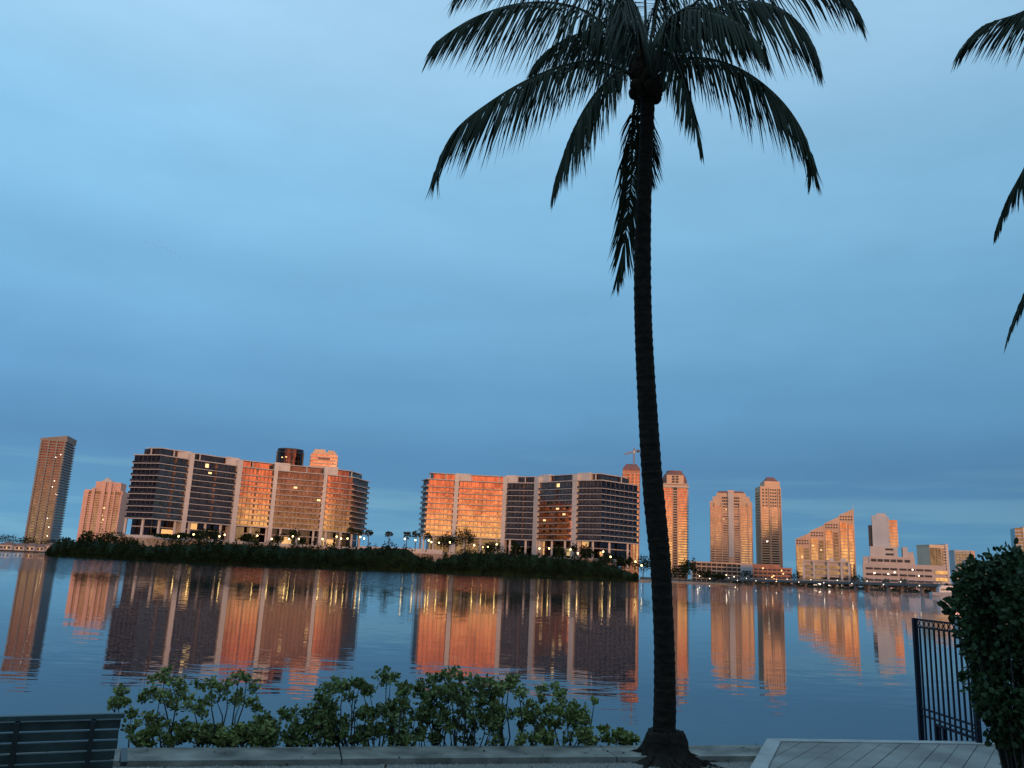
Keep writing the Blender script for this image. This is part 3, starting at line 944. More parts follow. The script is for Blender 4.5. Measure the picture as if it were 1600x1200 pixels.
# slim tower
T = Tower('slim_tower', 'slim tan tower with a single small red hipped cap', 1186, 1222, 760, 1000, 28, 14)
w, H = T.w*0.92, T.H
T.box('wall', 'tan', -w/2, w/2, 1, 26, 0, H)
T.box('upper_wall', 'tan', -w*0.28, w*0.46, 1.01, 22, H, H+6)
part('hipped_cap', MB().poly([(-w*0.22,2,H+6),(w*0.40,2,H+6),(w*0.24,8,H+11.5),(-w*0.06,8,H+11.5)]).poly([(w*0.40,2,H+6),(w*0.40,20,H+6),(w*0.24,14,H+11.5),(w*0.24,8,H+11.5)]).poly([(-w*0.22,20,H+6),(-w*0.22,2,H+6),(-w*0.06,8,H+11.5),(-w*0.06,14,H+11.5)]).poly([(-w*0.06,8,H+11.5),(w*0.24,8,H+11.5),(w*0.24,14,H+11.5),(-w*0.06,14,H+11.5)]), 'dkred', T.root)
for x0, x1 in ((-0.46,-0.12),(0.02,0.32)):
    T.box('window_column', 'glassb', w*x0, w*x1, 0.5, 0.98, 2, H-24)
for x in (-0.49, -0.06, 0.36, 0.48):
    T.box('pier', 'tan', w*x-0.45, w*x+0.45, -0.3, 0.97, 0, H-2)
T.rep('floor_slab', 'tan', (-w*0.48, w*0.48, 0.2, 0.49, 0, 1.5), frange(4, H-24, 30))
T.rep('window', 'dark', (-0.9, 0.9, 0.8, 0.99, 0, 1.7), frange(H-23, H-1, 6), [w*q for q in (-0.36,-0.2,0.0,0.12,0.24,0.4)])
T.rep('balcony', 'tan', (-0.9, 0.9, 0, 20, 0, 0.8), frange(4, H-4, 32), (-w/2,), y=3)
T.lights(2, -w*0.3, 0, 0.4, H*0.4, H*0.6, 'lampw', (1.2, 1.2), 4)
# parking garage and its neighbours
T = Tower('parking_garage', 'long low parking garage with open decks below the broad tan tower', 1080, 1176, 878, 860, 25, 0, 'building')
w, H = T.w, T.H
T.box('core', 'dark', -w/2+1, w/2-1, 1.5, 25, 0, H-0.5)
T.rep('deck_slab', 'tan', (-w/2, w/2, 0, 26, 0, 1.3), frange(2, H+2, 5))
for k_ in range(13):
    x = -w/2 + w*k_/12
    T.box('column', 'tan', x-0.35, x+0.35, 0.3, 1.2, 0, H)
T.lights(9, -w*0.4, w*0.45, -0.3, 1, H*0.5, 'lampw', (0.8, 0.8), 9)
T = Tower('white_shed', 'small white flat box building at the right end of the parking garage', 1157, 1176, 883, 840, 10, 0, 'building')
w, H = T.w, T.H
T.box('wall', 'grey', -w/2, w/2, 0, 10, 0, H)
T.box('roof', 'white', -w/2-.4, w/2+.4, -.4, 10.4, H, H+0.8)
T.rep('window', 'dark', (-1, 1, -0.15, -0.01, 0, 1.5), [H*0.6], (-w*.25, 0, w*.25))
T = Tower('brown_lowrise', 'brown low apartment building below the slim tower', 1176, 1237, 882, 800, 18, 0, 'building')
w, H = T.w, T.H
T.box('wall', 'brick', -w/2, w/2, 0.8, 18, 0, H*0.86)
T.box('wall', 'brick', -w/2, w*0.2, 1.0, 18, H*0.86, H)
T.rep('window', 'dark', (-1.5, 1.5, 0.5, 0.79, 0, 1.8), frange(1.5, H*0.85, 4), [w*(-0.42+0.12*q) for q in range(8)])
T.rep('floor_slab', 'tan', (-w/2-.2, w/2+.2, 0.1, 0.7, 0, 0.5), frange(0.8, H*0.85, 4))
T.lights(8, -w*0.45, w*0.4, 0.2, 2, H*0.8, 'lampo', (1.0, 0.9), 10)
# triangular stepped building
T = Tower('triangular_tower', 'wedge shaped stepped tower rising to a point on its right', 1243, 1336, 846, 900, 26, 0)
w, H = T.w, T.H
Hr = at(1335, 795, 900).z - 0.3
seg = 4
for k_ in range(seg):
    x0 = -w/2 + w*k_/seg; x1 = -w/2 + w*(k_+1)/seg
    z0 = H + (Hr-H)*k_/seg + 1.5; z1 = H + (Hr-H)*(k_+1)/seg
    y = 0.06*k_
    wgt = part('wing', MB().poly([(x0+.01,y,0),(x1-.01,y,0),(x1-.01,y,z1),(x0+.01,y,z0)]).poly([(x1-.01,y,0),(x1-.01,26,0),(x1-.01,26,z1),(x1-.01,y,z1)]).poly([(x0+.01,y,z0),(x1-.01,y,z1),(x1-.01,26,z1),(x0+.01,26,z0)]).poly([(x0+.01,26,0),(x0+.01,y,0),(x0+.01,y,z0),(x0+.01,26,z0)]), 'tan', T.root)
    zt = z0 - 7
    part('window_column', MB().box(x0+w*0.012, x0+w*0.125, y-0.5, y-0.01, H*0.22, zt), 'glass', wgt)
    part('recess', MB().box(x0+w*0.15, x0+w*0.225, y-0.35, y-0.01, H*0.10, zt-2), 'glassd' if k_ < 3 else 'glass', wgt)
    for q in range(int((zt - H*0.2)/3.2)):
        part('floor_slab', MB().box(x0+0.4, x1-0.6, y-0.75, y-0.51, H*0.2+q*3.2, H*0.2+q*3.2+0.7), 'tan', wgt)
    me = MB().box(-0.7, 0.7, y-0.2, y-0.01, 0, 1.4).mesh('window', 'dark')
    for q in range(5):
        xx = x0 + w*(0.03+0.045*q)
        for zz in (zt+2.2, zt+5.0):
            if zz + 2 < z0 + (z1-z0)*(xx-x0)/(x1-x0):
                link('window', me, wgt, (xx, 0, zz))
T.box('lower_block', 'glassd', w*0.05, w*0.20, -4, -0.8, 0, H*0.60)
T.box('lower_block', 'brick', w*0.20, w*0.42, -3.5, -0.9, 0, H*0.52)
T.box('spire', 'white', w/2-0.6, w/2-0.1, 0.2, 0.7, Hr, Hr+3.5)
T.lights(4, -w*0.4, w*0.3, -0.9, H*0.4, H, 'lit', (1.4, 1.2), 12)
# white mid-rise
T = Tower('white_midrise', 'white four storey block with square bays standing before the wedge shaped tower', 1255, 1327, 878, 700, 16, -2, 'building')
w, H = T.w, T.H
T.box('wall', 'white', -w/2, w/2, 1.5, 16, 0, H)
for q in range(5):
    x = -w/2 + w*q/4 if q < 4 else w/2 - 0.9
    x = [-0.49, -0.27, 0.04, 0.33, 0.49][q]*w
    T.box('pier', 'white', x-0.8, x+0.8, 0, 1.49, 0, H)
for x0, x1 in ((-0.46,-0.30),(-0.24,0.01),(0.07,0.30),(0.36,0.47)):
    T.rep('window_bay', 'glass', (w*x0, w*x1, 0.9, 1.48, 0, 2.0), frange(1.2, H-0.5, 4))
    T.rep('balcony', 'slab', (w*x0-.05, w*x1+.05, 0.1, 0.88, 0, 0.55), frange(0.5, H-1, 4))
T.box('cornice', 'white', -w/2-.3, w/2+.3, -0.3, 16.3, H, H+0.7)
T.box('plant_room', 'white', w*0.06, w*0.16, 4, 10, H+0.7, H+3)
T.box('plant_room', 'white', w*0.31, w*0.43, 4, 10, H+0.7, H+3)
T.lights(8, -w*0.4, w*0.45, -0.3, 0.8, 2.5, 'lampw', (1.0, 0.7), 13)
# stepped ziggurat with slab tower on top
T = Tower('ziggurat_building', 'long stepped pink building with a grey slab tower on top, near the bridge', 1348, 1478, 880, 760, 24, 3, 'building')
w, H = T.w, T.H
T.box('base_wall', 'blush', -w/2, w/2, 0.6, 24, 0, H*0.96)
T.box('step', 'blush', -w*0.49, -w*0.43, 2, 20, H*0.96, H+4.5)
T.box('step', 'blush', -w*0.42, w*0.14, 2, 22, H*0.96, H+5)
T.box('step', 'white', -w*0.40, -w*0.06, 3, 20, H+5, H+13)
T.box('step', 'white', w*0.0, w*0.06, 3, 20, H+5, H+13)
T.box('step', 'blush', w*0.06, w*0.13, 3.1, 20, H+5, H+9)
hs = at(1380, 805, 760).z - 0.3
T.box('slab_tower', 'grey', -w*0.36, -w*0.16, 6, 18, H+13, hs)
T.box('dark_edge', 'dark', -w*0.405, -w*0.361, 7, 18, H+13, hs-8)
T.box('curved_end', 'white', -w*0.159, -w*0.145, 5.9, 18, H+13, hs-1)
sgl = T.box('glass_end', 'glass', -w*0.144, -w*0.045, 6.3, 18, H+13, hs-3.5)
T.rep('floor_slab', 'white', (-w*0.146, -w*0.04, 5.6, 6.28, 0, 0.6), frange(H+14, hs-4, 8))
T.box('roof_cap', 'white', -w*0.30, -w*0.18, 7, 16, hs, hs+2)
T.rep('window', 'dark', (-2.6, 2.6, 0.3, 0.59, 0, 1.6), frange(2, H*0.94, 4), [w*q for q in (-0.42,-0.32,-0.22,-0.12,-0.01,0.09,0.19,0.29)])
T.rep('window_bay', 'glass', (-4.4, 4.4, 0.2, 0.59, 0, 2.6), frange(3, H*0.9, 3), [w*0.44])
T.rep('window', 'dark', (-2.0, 2.0, 1.7, 1.99, 0, 2.2), [H+0.6], [w*q for q in (-0.36,-0.28,-0.2,-0.12,-0.04,0.05)])
T.rep('window', 'dark', (-3, 3, 2.7, 2.99, 0, 1.6), [H+6, H+10], [-w*0.16])
T.lights(6, -w*0.45, w*0.4, 0.2, 1, H*0.8, 'lampw', (1.0, 0.8), 14)
# white towers to the right
T = Tower('cream_tower', 'cream apartment tower with sunlit white end wall, right of the stepped pink building', 1446, 1487, 853, 1000, 26, 33)
w, H = T.w*0.80, T.H
T.box('wall', 'cream', -w/2, w/2, 0.6, 24, 0, H)
T.rep('window_column', 'glassb', (-1.3, 1.3, 0.2, 0.59, 0, H-4), [2], [w*q for q in (-0.42,-0.26,-0.1,0.06)])
T.rep('balcony', 'white', (-2.6, 2.6, -0.8, 0.58, 0, 1.0), frange(3, H-2, 14), [w*0.30])
T.rep('window', 'glass', (-2.2, 2.2, 0.3, 0.59, 0, 1.5), [z+1.2 for z in frange(3, H-2, 14)], [w*0.30])
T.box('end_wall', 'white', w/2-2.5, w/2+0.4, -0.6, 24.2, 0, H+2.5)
T.box('roof_slab', 'cream', -w/2-.4, w/2-2.6, 0, 24, H, H+1)
T = Tower('grey_tower', 'grey apartment tower behind the cream tower at right', 1489, 1525, 861, 1100, 24, 16)
w, H = T.w*0.9, T.H
T.box('wall', 'grey', -w/2, w/2, 0.6, 22, 0, H)
T.rep('window_column', 'glassd', (-1.6, 1.6, 0.2, 0.59, 0, H-3), [1.5], [w*q for q in (-0.38,-0.2,-0.02,0.16)])
T.rep('floor_slab', 'grey', (-w/2, w/2, -0.1, 0.19, 0, 0.6), frange(2, H, 14))
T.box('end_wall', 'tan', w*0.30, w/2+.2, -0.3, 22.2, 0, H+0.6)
T.box('roof_slab', 'white', -w/2-.3, w*0.29, 0, 22, H, H+0.8)
T = Tower('glass_lowrise', 'low grey glass building with flat white roof above the hedge', 1508, 1576, 878, 800, 20, 8, 'building')
w, H = T.w, T.H
T.box('wall', 'grey', -w/2, w/2, 0.6, 20, 0, H)
T.rep('window', 'glassd', (-2.2, 2.2, 0.3, 0.59, 0, 1.9), frange(1.4, H-0.5, 5), [w*(-0.42+0.12*q) for q in range(8)])
T.box('flat_roof', 'white', -w/2-.5, w/2+.5, -0.6, 20.5, H, H+0.9)
T = Tower('brown_rooftop_house', 'small brown building showing above the flat white roof by the hedge', 1554, 1584, 867, 900, 16, 0, 'building')
w, H = T.w, T.H
T.box('wall', 'brick', -w/2, w/2, 0.6, 16, 0, H-2)
T.box('parapet', 'dkred', -w*0.2, w*0.3, 0.5, 15, H-2, H)
T.rep('window', 'dark', (-1, 1, 0.3, 0.59, 0, 1.4), [H-6], [w*q for q in (-.35,-.1,.15,.38)])
T = Tower('edge_tower', 'grey white tower cut by the right edge of the picture', 1586, 1640, 825, 850, 26, 10)
w, H = T.w, T.H
T.box('wall', 'cream', -w*0.28, w/2, 0.6, 26, 0, H)
T.box('glass_corner', 'glassd', -w/2, -w*0.281, 1.4, 26, 0, H)
T.rep('balcony', 'grey', (-w*0.53, -w*0.3, 0.4, 1.39, 0, 0.9), frange(3, H, 18))
T.box('roof_slab', 'slab', -w*0.29, w/2, 0.3, 26, H, H+1)

# houses on the left shore
def house(px, w, h, D, label, roofm='roofred', wallm='white'):
    p = at(px, hy(px), D)
    r = thing('waterfront_house', label, 'house', (p.x, p.y, 0.4), group='houses along the left shore')
    part('wall', MB().box(-w/2, w/2, 0, 9, 0, h), wallm, r)
    part('roof', MB().poly([(-w/2-.5,-.5,h),(w/2+.5,-.5,h),(w/2-2.5,4.5,h+2.2),(-w/2+2.5,4.5,h+2.2)]).poly([(w/2+.5,-.5,h),(w/2+.5,9.5,h),(w/2-2.5,4.5,h+2.2)]).poly([(-w/2-.5,9.5,h),(-w/2-.5,-.5,h),(-w/2+2.5,4.5,h+2.2)]).poly([(w/2+.5,9.5,h),(-w/2-.5,9.5,h),(-w/2+2.5,4.5,h+2.2),(w/2-2.5,4.5,h+2.2)]), roofm, r)
    for q in (-0.3, 0.0, 0.3):
        part('window', MB().box(w*q-0.9, w*q+0.9, -0.12, -0.01, 0.9, 2.4), 'dark', r)
    part('lit_window', MB().box(w*0.12-0.5, w*0.12+0.5, -0.12, -0.01, 0.9, 2.2), 'litdim', r)
for i, (px, w, h, lab) in enumerate([(8, 9, 3.6, 'white bungalow at the extreme left of the far shoreline'), (27, 10, 3.0, 'second low house from the left on the far shoreline'),
        (44, 9, 3.4, 'third low house from the left on the far shoreline, before the slab tower'), (60, 8, 3.0, 'fourth low house from the left, at the slab tower foot'), (76, 9, 4.4, 'last low house before the mangrove island tip')]):
    house(px, w, h, 712, lab)

# ------------------------------------------------------------------ foliage tools
def leaf_cloud(mb, c, r, n, size, rnd, flat=1.0, shell=0.35):
    for _ in range(n):
        while True:
            d = Vector((rnd.uniform(-1, 1), rnd.uniform(-1, 1), rnd.uniform(-1, 1)))
            if 0.01 < d.length < 1: break
        d = d.normalized() * (shell + (1-shell)*rnd.random()**0.6)
        p = Vector((c[0]+d.x*r[0], c[1]+d.y*r[1], c[2]+d.z*r[2]))
        s_ = size*rnd.uniform(0.6, 1.3)
        a = Vector((rnd.gauss(0,1), rnd.gauss(0,1), rnd.gauss(0,0.7)*flat)).normalized()
        b2 = a.cross(Vector((rnd.gauss(0,1), rnd.gauss(0,1), rnd.gauss(0,1)))).normalized()
        mb.quad(p - a*s_, p - b2*s_*0.55, p + a*s_, p + b2*s_*0.55)
def broadleaf(name, label, px, pyt, wpx, zbase, D, n=420, mat='tree', cat='tree', seed=0, group=None):
    rnd = random.Random(seed)
    top = at(px, pyt, D)
    H = top.z - zbase
    W = wpx/1340*D
    r = thing(name, label, cat, (top.x, top.y, zbase), group=group)
    mb = MB()
    k_ = max(4, int(W/1.6)+3)
    for _ in range(k_):
        cx = rnd.uniform(-0.36, 0.36)*W; cy = rnd.uniform(-0.3, 0.3)*W
        cz = H*rnd.uniform(0.52, 0.80) - abs(cx)/W*H*0.25
        rr = W*rnd.uniform(0.16, 0.27)
        leaf_cloud(mb, (cx, cy, cz), (rr, rr, min(rr*0.9, H - cz)), n//k_, 0.50, rnd)
    leaf_cloud(mb, (0, 0, H*0.62), (W*0.42, W*0.4, H*0.38), n//2, 0.5, rnd)
    part('crown', mb, mat, r)
    part('trunk', MB().tube([(0,0,-0.5),(0.1,0,H*0.3),(0,0,H*0.7)], [0.3,0.24,0.12], 7), 'trunk', r)
    return r
def sabal(px, pyc, D, zbase, label, rad=1.9, seed=0, tip=False):
    rnd = random.Random(seed)
    c = at(px, pyc, D)
    H = c.z - zbase
    r = thing('cabbage_palm', label, 'palm tree', (c.x, c.y, zbase), group='cabbage palms on the island terrace')
    part('trunk', MB().tube([(0,0,-0.3),(0.08,0,H*0.5),(0,0,H)], [0.26,0.2,0.2], 8), 'trunk', r)
    mb = MB()
    for _ in range(30):
        d = Vector((rnd.gauss(0,1), rnd.gauss(0,1), rnd.gauss(0.25,0.75))).normalized()
        p0 = Vector((0,0,H)); tipp = p0 + d*rad*rnd.uniform(0.5, 0.75)
        s_ = d.cross(Vector((0,0,1)))
        s_ = s_.normalized() if s_.length > 0.05 else Vector((1,0,0))
        u_ = s_.cross(d).normalized()
        for q in range(9):
            an = (q-4)*0.30
            dd = (d*math.cos(an) + s_*math.sin(an)) * rad*rnd.uniform(0.38, 0.55)
            e = tipp + dd + Vector((0,0,-0.30*rad*abs(math.sin(an)) - 0.15*rad))
            wv = (s_*math.cos(an) - d*math.sin(an))*0.13
            mb.quad(tipp - wv*0.4, tipp + wv*0.4, tipp + dd*0.6 + wv, e)
        mb.bar(p0, tipp, 0.06)
    part('crown', mb, 'sabal', r)

# mangrove belt along the island shore
rnd = random.Random(21)
prof = [(70,866),(82,846),(110,842),(150,841),(200,846),(250,851),(300,846),(330,844),(380,847),(430,851),(500,853),(560,853),(600,849),(630,852),(660,868),(680,874),(700,866),(740,857),(780,859),(830,863),(870,867),(930,873),(960,881),(985,893),(1000,903)]
def interp(tab, x):
    for (a, va), (b2, vb) in zip(tab, tab[1:]):
        if a <= x <= b2:
            return va + (vb-va)*(x-a)/(b2-a)
    return tab[0][1] if x < tab[0][0] else tab[-1][1]
mb = MB()
cols = []
for px in range(74, 999, 4):
    D0 = interp(sh, px)
    zt = at(px, interp(prof, px), D0 + 12).z
    zt = max(zt + rnd.uniform(-0.9, 0.5), 0.3)
    cols.append((px, D0, zt))
rings = []
for (px, D0, zt) in cols:
    rg = []
    for (dd, zf) in ((0.6, -0.05), (1.2, 0.30), (4.5, 0.62), (9, 0.84), (15, 0.90), (30, 0.80)):
        q = at(px, hy(px), D0 + dd + rnd.uniform(-0.6, 0.6))
        rg.append((q.x, q.y, WATER_Z + (zt-WATER_Z)*zf*rnd.uniform(0.92, 1.05)))
    rings.append(rg)
for a, b2 in zip(rings, rings[1:]):
    for k_ in range(5):
        mb.quad(a[k_], b2[k_], b2[k_+1], a[k_+1])
for _ in range(26000):
    px = rnd.uniform(72, 998)
    D0 = interp(sh, px)
    zt = max(at(px, interp(prof, px), D0 + 12).z, 0.3)
    zt += 1.0*math.sin(px*0.21)+0.8*math.sin(px*0.57+1)+0.7*math.sin(px*0.093+2)
    q = rnd.random()
    dd = 14*q**1.6
    z = WATER_Z + (zt - WATER_Z)*min(1.0, (0.12 + 0.88*(q**0.75))*rnd.uniform(0.75, 1.06))
    p = at(px, hy(px), D0 + dd + rnd.uniform(-1.2, 0.8)); p.z = max(z, WATER_Z)
    s_ = rnd.uniform(0.22, 0.6)
    a = Vector((rnd.gauss(0,1), rnd.gauss(0,1), rnd.gauss(0,0.7))).normalized()
    c = a.cross(Vector((rnd.gauss(0,1), rnd.gauss(0,1), rnd.gauss(0,1)))).normalized()
    mb.quad(p-a*s_, p-c*s_*0.6, p+a*s_, p+c*s_*0.6)
tag(part('mangrove_belt', mb, 'mangrove', None), 'dark dense mangrove thicket along the island shore', 'mangroves', kind='stuff')

# individual trees on the island
ORD = ['first', 'second', 'third', 'fourth', 'fifth', 'sixth', 'seventh', 'eighth', 'ninth', 'tenth', 'eleventh', 'twelfth']
trees = [
 (104, 838, 22, 0.5, 420, 'round dark tree standing below the gap between slab and pink towers'),
 (140, 828, 30, 0.5, 405, 'ragged dark tree below the left foot of the pink tower'),
 (166, 826, 34, 0.5, 405, 'tall dark tree before the centre of the pink tower'),
 (203, 838, 26, 0.5, 410, 'low round tree left of the open columns of the left glass block'),
 (258, 834, 30, 9.5, 445, 'dark terrace tree left of the first white pier'),
 (283, 832, 26, 9.5, 446, 'dark terrace tree at the foot of the first white pier'),
 (325, 826, 46, 9.0, 455, 'wide green tree under the dark middle bays of the left glass block'),
 (391, 833, 22, 9.0, 462, 'dark tree at the foot of the brightest glass bay'),
 (437, 833, 20, 9.0, 470, 'round dark tree beside the third white pier of the left glass block'),
 (461, 822, 20, 9.0, 472, 'tall dark tree under the bronze bays of the left glass block'),
 (474, 838, 12, 9.0, 470, 'narrow dark conifer right of the tall dark tree'),
 (700, 831, 30, 9.0, 468, 'spreading tree under the first orange bay of the right glass block'),
 (728, 822, 44, 9.0, 466, 'big dark tree before the orange facade of the right glass block'),
 (771, 844, 30, 8.5, 464, 'dark tree under the second pier of the right glass block'),
 (806, 842, 18, 8.5, 460, 'small tree under the shaded curve of the right glass block'),
 (873, 850, 26, 6.5, 440, 'dark tree before the lit white base of the third pier'),
 (898, 846, 12, 7.0, 436, 'narrow conifer at the foot of the fourth pier'),
 (916, 849, 30, 7.0, 436, 'bushy tree before the lobby at the right glass block'),
 (948, 860, 30, 3.5, 436, 'bushy tree beneath the dark right end of the right glass block'),
 (976, 862, 26, 2.0, 440, 'tree at the foot of the red brick tower'),
 (1005, 866, 34, 1.0, 470, 'tree touching the left side of the palm trunk on the island'),
 (1062, 884, 40, 0.3, 480, 'low tree touching the right side of the palm trunk on the island'),
 (1071, 872, 26, 0.3, 505, 'tall tree right of the palm trunk under the domed tower'),
 (1084, 870, 12, 0.3, 510, 'thin tall tree right of the domed tower foot'),
 (1100, 889, 34, 0.3, 500, 'wide low tree near the island point by the bridge'),
 (1122, 896, 26, 0.3, 497, 'last low tree at the island point before the bridge'),
 (1167, 891, 22, 0.4, 780, 'round tree before the white box building on the far shore'),
 (1245, 890, 20, 0.4, 760, 'tree between the brown low building and the white block'),
 (1340, 897, 30, 0.4, 700, 'dark tree between the white block and the stepped pink building'),
 (1385, 903, 14, 0.4, 690, 'small tree before the centre of the stepped pink building'),
 (1412, 901, 16, 0.4, 690, 'small tree right of centre before the stepped pink building'),
]
for i, (px, pyt, wpx, zb, D, lab) in enumerate(trees):
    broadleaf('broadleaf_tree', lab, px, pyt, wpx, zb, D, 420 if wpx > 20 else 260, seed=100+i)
for i, (px, w) in enumerate([(10, 40), (45, 36), (78, 34)]):
    broadleaf('shoreline_tree', ['dark tree clump behind the first far shore houses', 'dark tree clump left of the slab tower foot', 'dark tree clump right of the slab tower foot'][i], px, [834, 838, 842][i], w, 0.4, 735, 500, seed=160+i)
sab = [(548, 829, 'cabbage palm under the right end of the left glass block, leftmost of its pair'), (560, 832, 'cabbage palm at the dark end wall of the left glass block'),
       (576.5, 832.5, 'cabbage palm just right of the left glass block'), (608, 835, 'lone cabbage palm in the middle of the gap between the glass blocks'),
       (636, 835, 'leftmost of three cabbage palms left of the right glass block'), (650, 834, 'middle one of three cabbage palms left of the right glass block'), (667, 838, 'cabbage palm overlapping the left corner of the right glass block')]
for i, (px, py, lab) in enumerate(sab):
    sabal(px, py, 446, 9.8, lab, 2.2, 60+i)

# far treeline along the bridge shore, one mass
mb = MB(); rnd = random.Random(5)
for _ in range(6000):
    px = rnd.uniform(1140, 1560)
    D0 = interp([(1000,765),(1250,695),(1480,606),(1700,485)], px)
    p = at(px, hy(px), D0 + rnd.uniform(1, 8)); p.z = 0.3 + rnd.random()*(2.2 + 1.3*math.sin(px*0.13) + 0.8*math.sin(px*.41))
    s_ = rnd.uniform(0.3, 0.7)
    a = Vector((rnd.gauss(0,1), rnd.gauss(0,1), rnd.gauss(0,0.7))).normalized()
    c = a.cross(Vector((rnd.gauss(0,1), rnd.gauss(0,1), rnd.gauss(0,1)))).normalized()
    mb.quad(p-a*s_, p-c*s_*0.6, p+a*s_, p+c*s_*0.6)
tag(part('far_hedgerow', mb, 'tree', None), 'low dark greenery lining the far shore behind the bridge', 'greenery', kind='stuff')

# ------------------------------------------------------------------ lamps on the terrace and shore
lp = thing('globe_lamp', 'x', 'lamp', (0, 0, -50))
part('post', MB().tube([(0,0,0),(0,0,3.3)], [0.09, 0.06], 6), 'post', lp)
part('globe', MB().ball((0,0,3.75), 0.38, 10, 7), 'lamp', lp)
lamps = [(279,838,446),(302.5,835,452),(343,838,456),(351,835.5,458),(402,837,468),(424.5,842,470),(451.5,842,474),(457.5,838,474),(467,842,474),(504,842,476),(526,838.5,478),(533,841.5,477),(543,841.5,476),(563,839,474),(569,841.5,474),
         (632.5,842,448),(649,844,448),(670,844.5,462),(674,847,462),(686,848,464),(703,847.5,466),(741,852,466),(755,855,466),(762.5,854.5,466),(776,850.5,466),(843,857,452),(858,857,448),(891.5,858.5,436),(903,864.5,432),(942.5,862,428),(954,870,424),(993,877.5,430),(1002.5,883.5,432)]
def ordinal(i):
    o = ORD + ['thirteenth', 'fourteenth', 'fifteenth', 'sixteenth', 'seventeenth', 'eighteenth']
    return o[i]
i1 = i2 = 0
for k_, (px, py, D) in enumerate(lamps):
    o = lp if k_ == 0 else copy_tree(lp)
    p = at(px, py, D - 4)
    o.location = (p.x, p.y, p.z - 3.75)
    if px < 600:
        o['label'] = ordinal(i1) + ' lit globe lamp from the left below the left glass block'; i1 += 1
    else:
        o['label'] = ordinal(i2) + ' lit globe lamp from the left below the right glass block'; i2 += 1
    o['group'] = 'lit globe lamps on the island'

# ------------------------------------------------------------------ bridge
br = thing('bridge', 'low dark causeway bridge on piers crossing the bay at right', 'bridge', at(1300, hy(1300), 520))
bo = br.location.copy(); bo.z = 0; br.location = bo
A_, B_ = at(1120, hy(1120), 640), at(1492, hy(1492), 425)
A_.z, B_.z = 3.0, 4.7
bd = (B_-A_); bl_ = bd.length; bn = Vector((-bd.y, bd.x, 0)).normalized()*4.5
mb = MB()
def brp(f, off, dz):
    p = A_ + bd*f + bn*off
    return (p.x, p.y, p.z + dz)
mb.quad(brp(0,-1,-1.3), brp(1,-1,-1.3), brp(1,-1,0), brp(0,-1,0)).quad(brp(0,-1,0), brp(1,-1,0), brp(1,1,0), brp(0,1,0)).quad(brp(0,1,0), brp(1,1,0), brp(1,1,-1.3), brp(0,1,-1.3)).quad(brp(0,1,-1.3), brp(1,1,-1.3), brp(1,-1,-1.3), brp(0,-1,-1.3))
part('deck', mb, 'deckgrey', br, bo)
for sd_ in (-1, 1):
    a, c = Vector(brp(0, sd_*0.98, 0.95)), Vector(brp(1, sd_*0.98, 0.95))
    rl = part('railing', MB().bar(a, c, 0.2, 0.18), 'deckgrey', br, bo)
    mb = MB()
    for q in range(90):
        a = Vector(brp(q/89, sd_*0.98, 0.001)); mb.bar(a, a + Vector((0,0,0.85)), 0.12)
    part('balusters', mb, 'deckgrey', rl, bo)
for f in (0.06, 0.20, 0.34, 0.47, 0.60, 0.72, 0.83, 0.93):
    for off in (-0.75, 0.75):
        p = Vector(brp(f, off, 0))
        part('pier', MB().lathe([(1.1, -3), (0.9, p.z-2.0), (1.2, p.z-1.32)], (p.x, p.y, 0), 10), 'deckgrey', br, bo)
    a, c = Vector(brp(f, -1.0, -1.7)), Vector(brp(f, 1.0, -1.7))
    part('cross_beam', MB().bar(a, c, 1.2, 0.8), 'deckgrey', br, bo)
me = MB().ball((0,0,0), 0.2, 8, 5).mesh('bridge_light', 'lampw')
rnd = random.Random(44)
for q in range(16):
    p = Vector(brp(0.12 + q*0.054, -1.02, -1.0 if q % 2 else 0.5))
    link('bridge_light', me, br, p - bo)

# motor yacht by the right end of the bridge
yp = at(1484, 930, 400); yp.z = WATER_Z
yt = thing('motor_yacht', 'white motor yacht moored by the bridge end beside the hedge', 'boat', yp, R(-8))
hull = MB()
secs = []
for x, hw, zb_, zt_ in ((-7.5, 1.9, -0.3, 1.5), (-3, 2.2, -0.5, 1.6), (2, 2.1, -0.5, 1.9), (5.5, 1.2, -0.2, 2.3), (7.6, 0.08, 1.2, 2.6)):
    secs.append([(x, -hw, zt_), (x, -hw*0.8, zb_+0.5), (x, 0, zb_), (x, hw*0.8, zb_+0.5), (x, hw, zt_)])
for a, b2 in zip(secs, secs[1:]):
    for q in range(4):
        hull.quad(a[q], b2[q], b2[q+1], a[q+1])
    hull.quad(a[0], a[4], b2[4], b2[0])
hull.poly(secs[0])
part('hull', hull, 'boat', yt)
part('cabin', MB().prism([(-4.5,-1.6),(3.2,-1.4),(4.2,0),(3.2,1.4),(-4.5,1.6)], 1.6, 3.6), 'boat', yt)
part('cabin_window', MB().prism([(-3.9,-1.65),(3.0,-1.46),(4.0,0),(3.0,1.46),(-3.9,1.65)], 2.4, 3.1), 'glassd', yt)
part('flybridge', MB().prism([(-3.8,-1.5),(1.2,-1.3),(1.9,0),(1.2,1.3),(-3.8,1.5)], 3.61, 4.4), 'boat', yt)
part('hardtop', MB().prism([(-3.2,-1.5),(0.6,-1.3),(0.6,1.3),(-3.2,1.5)], 5.6, 5.8), 'boat', yt)
for x, y in ((-2.8,-1.3),(-2.8,1.3),(0.3,-1.1),(0.3,1.1)):
    part('hardtop_post', MB().bar((x, y, 4.4), (x, y, 5.6), 0.12), 'boat', yt)

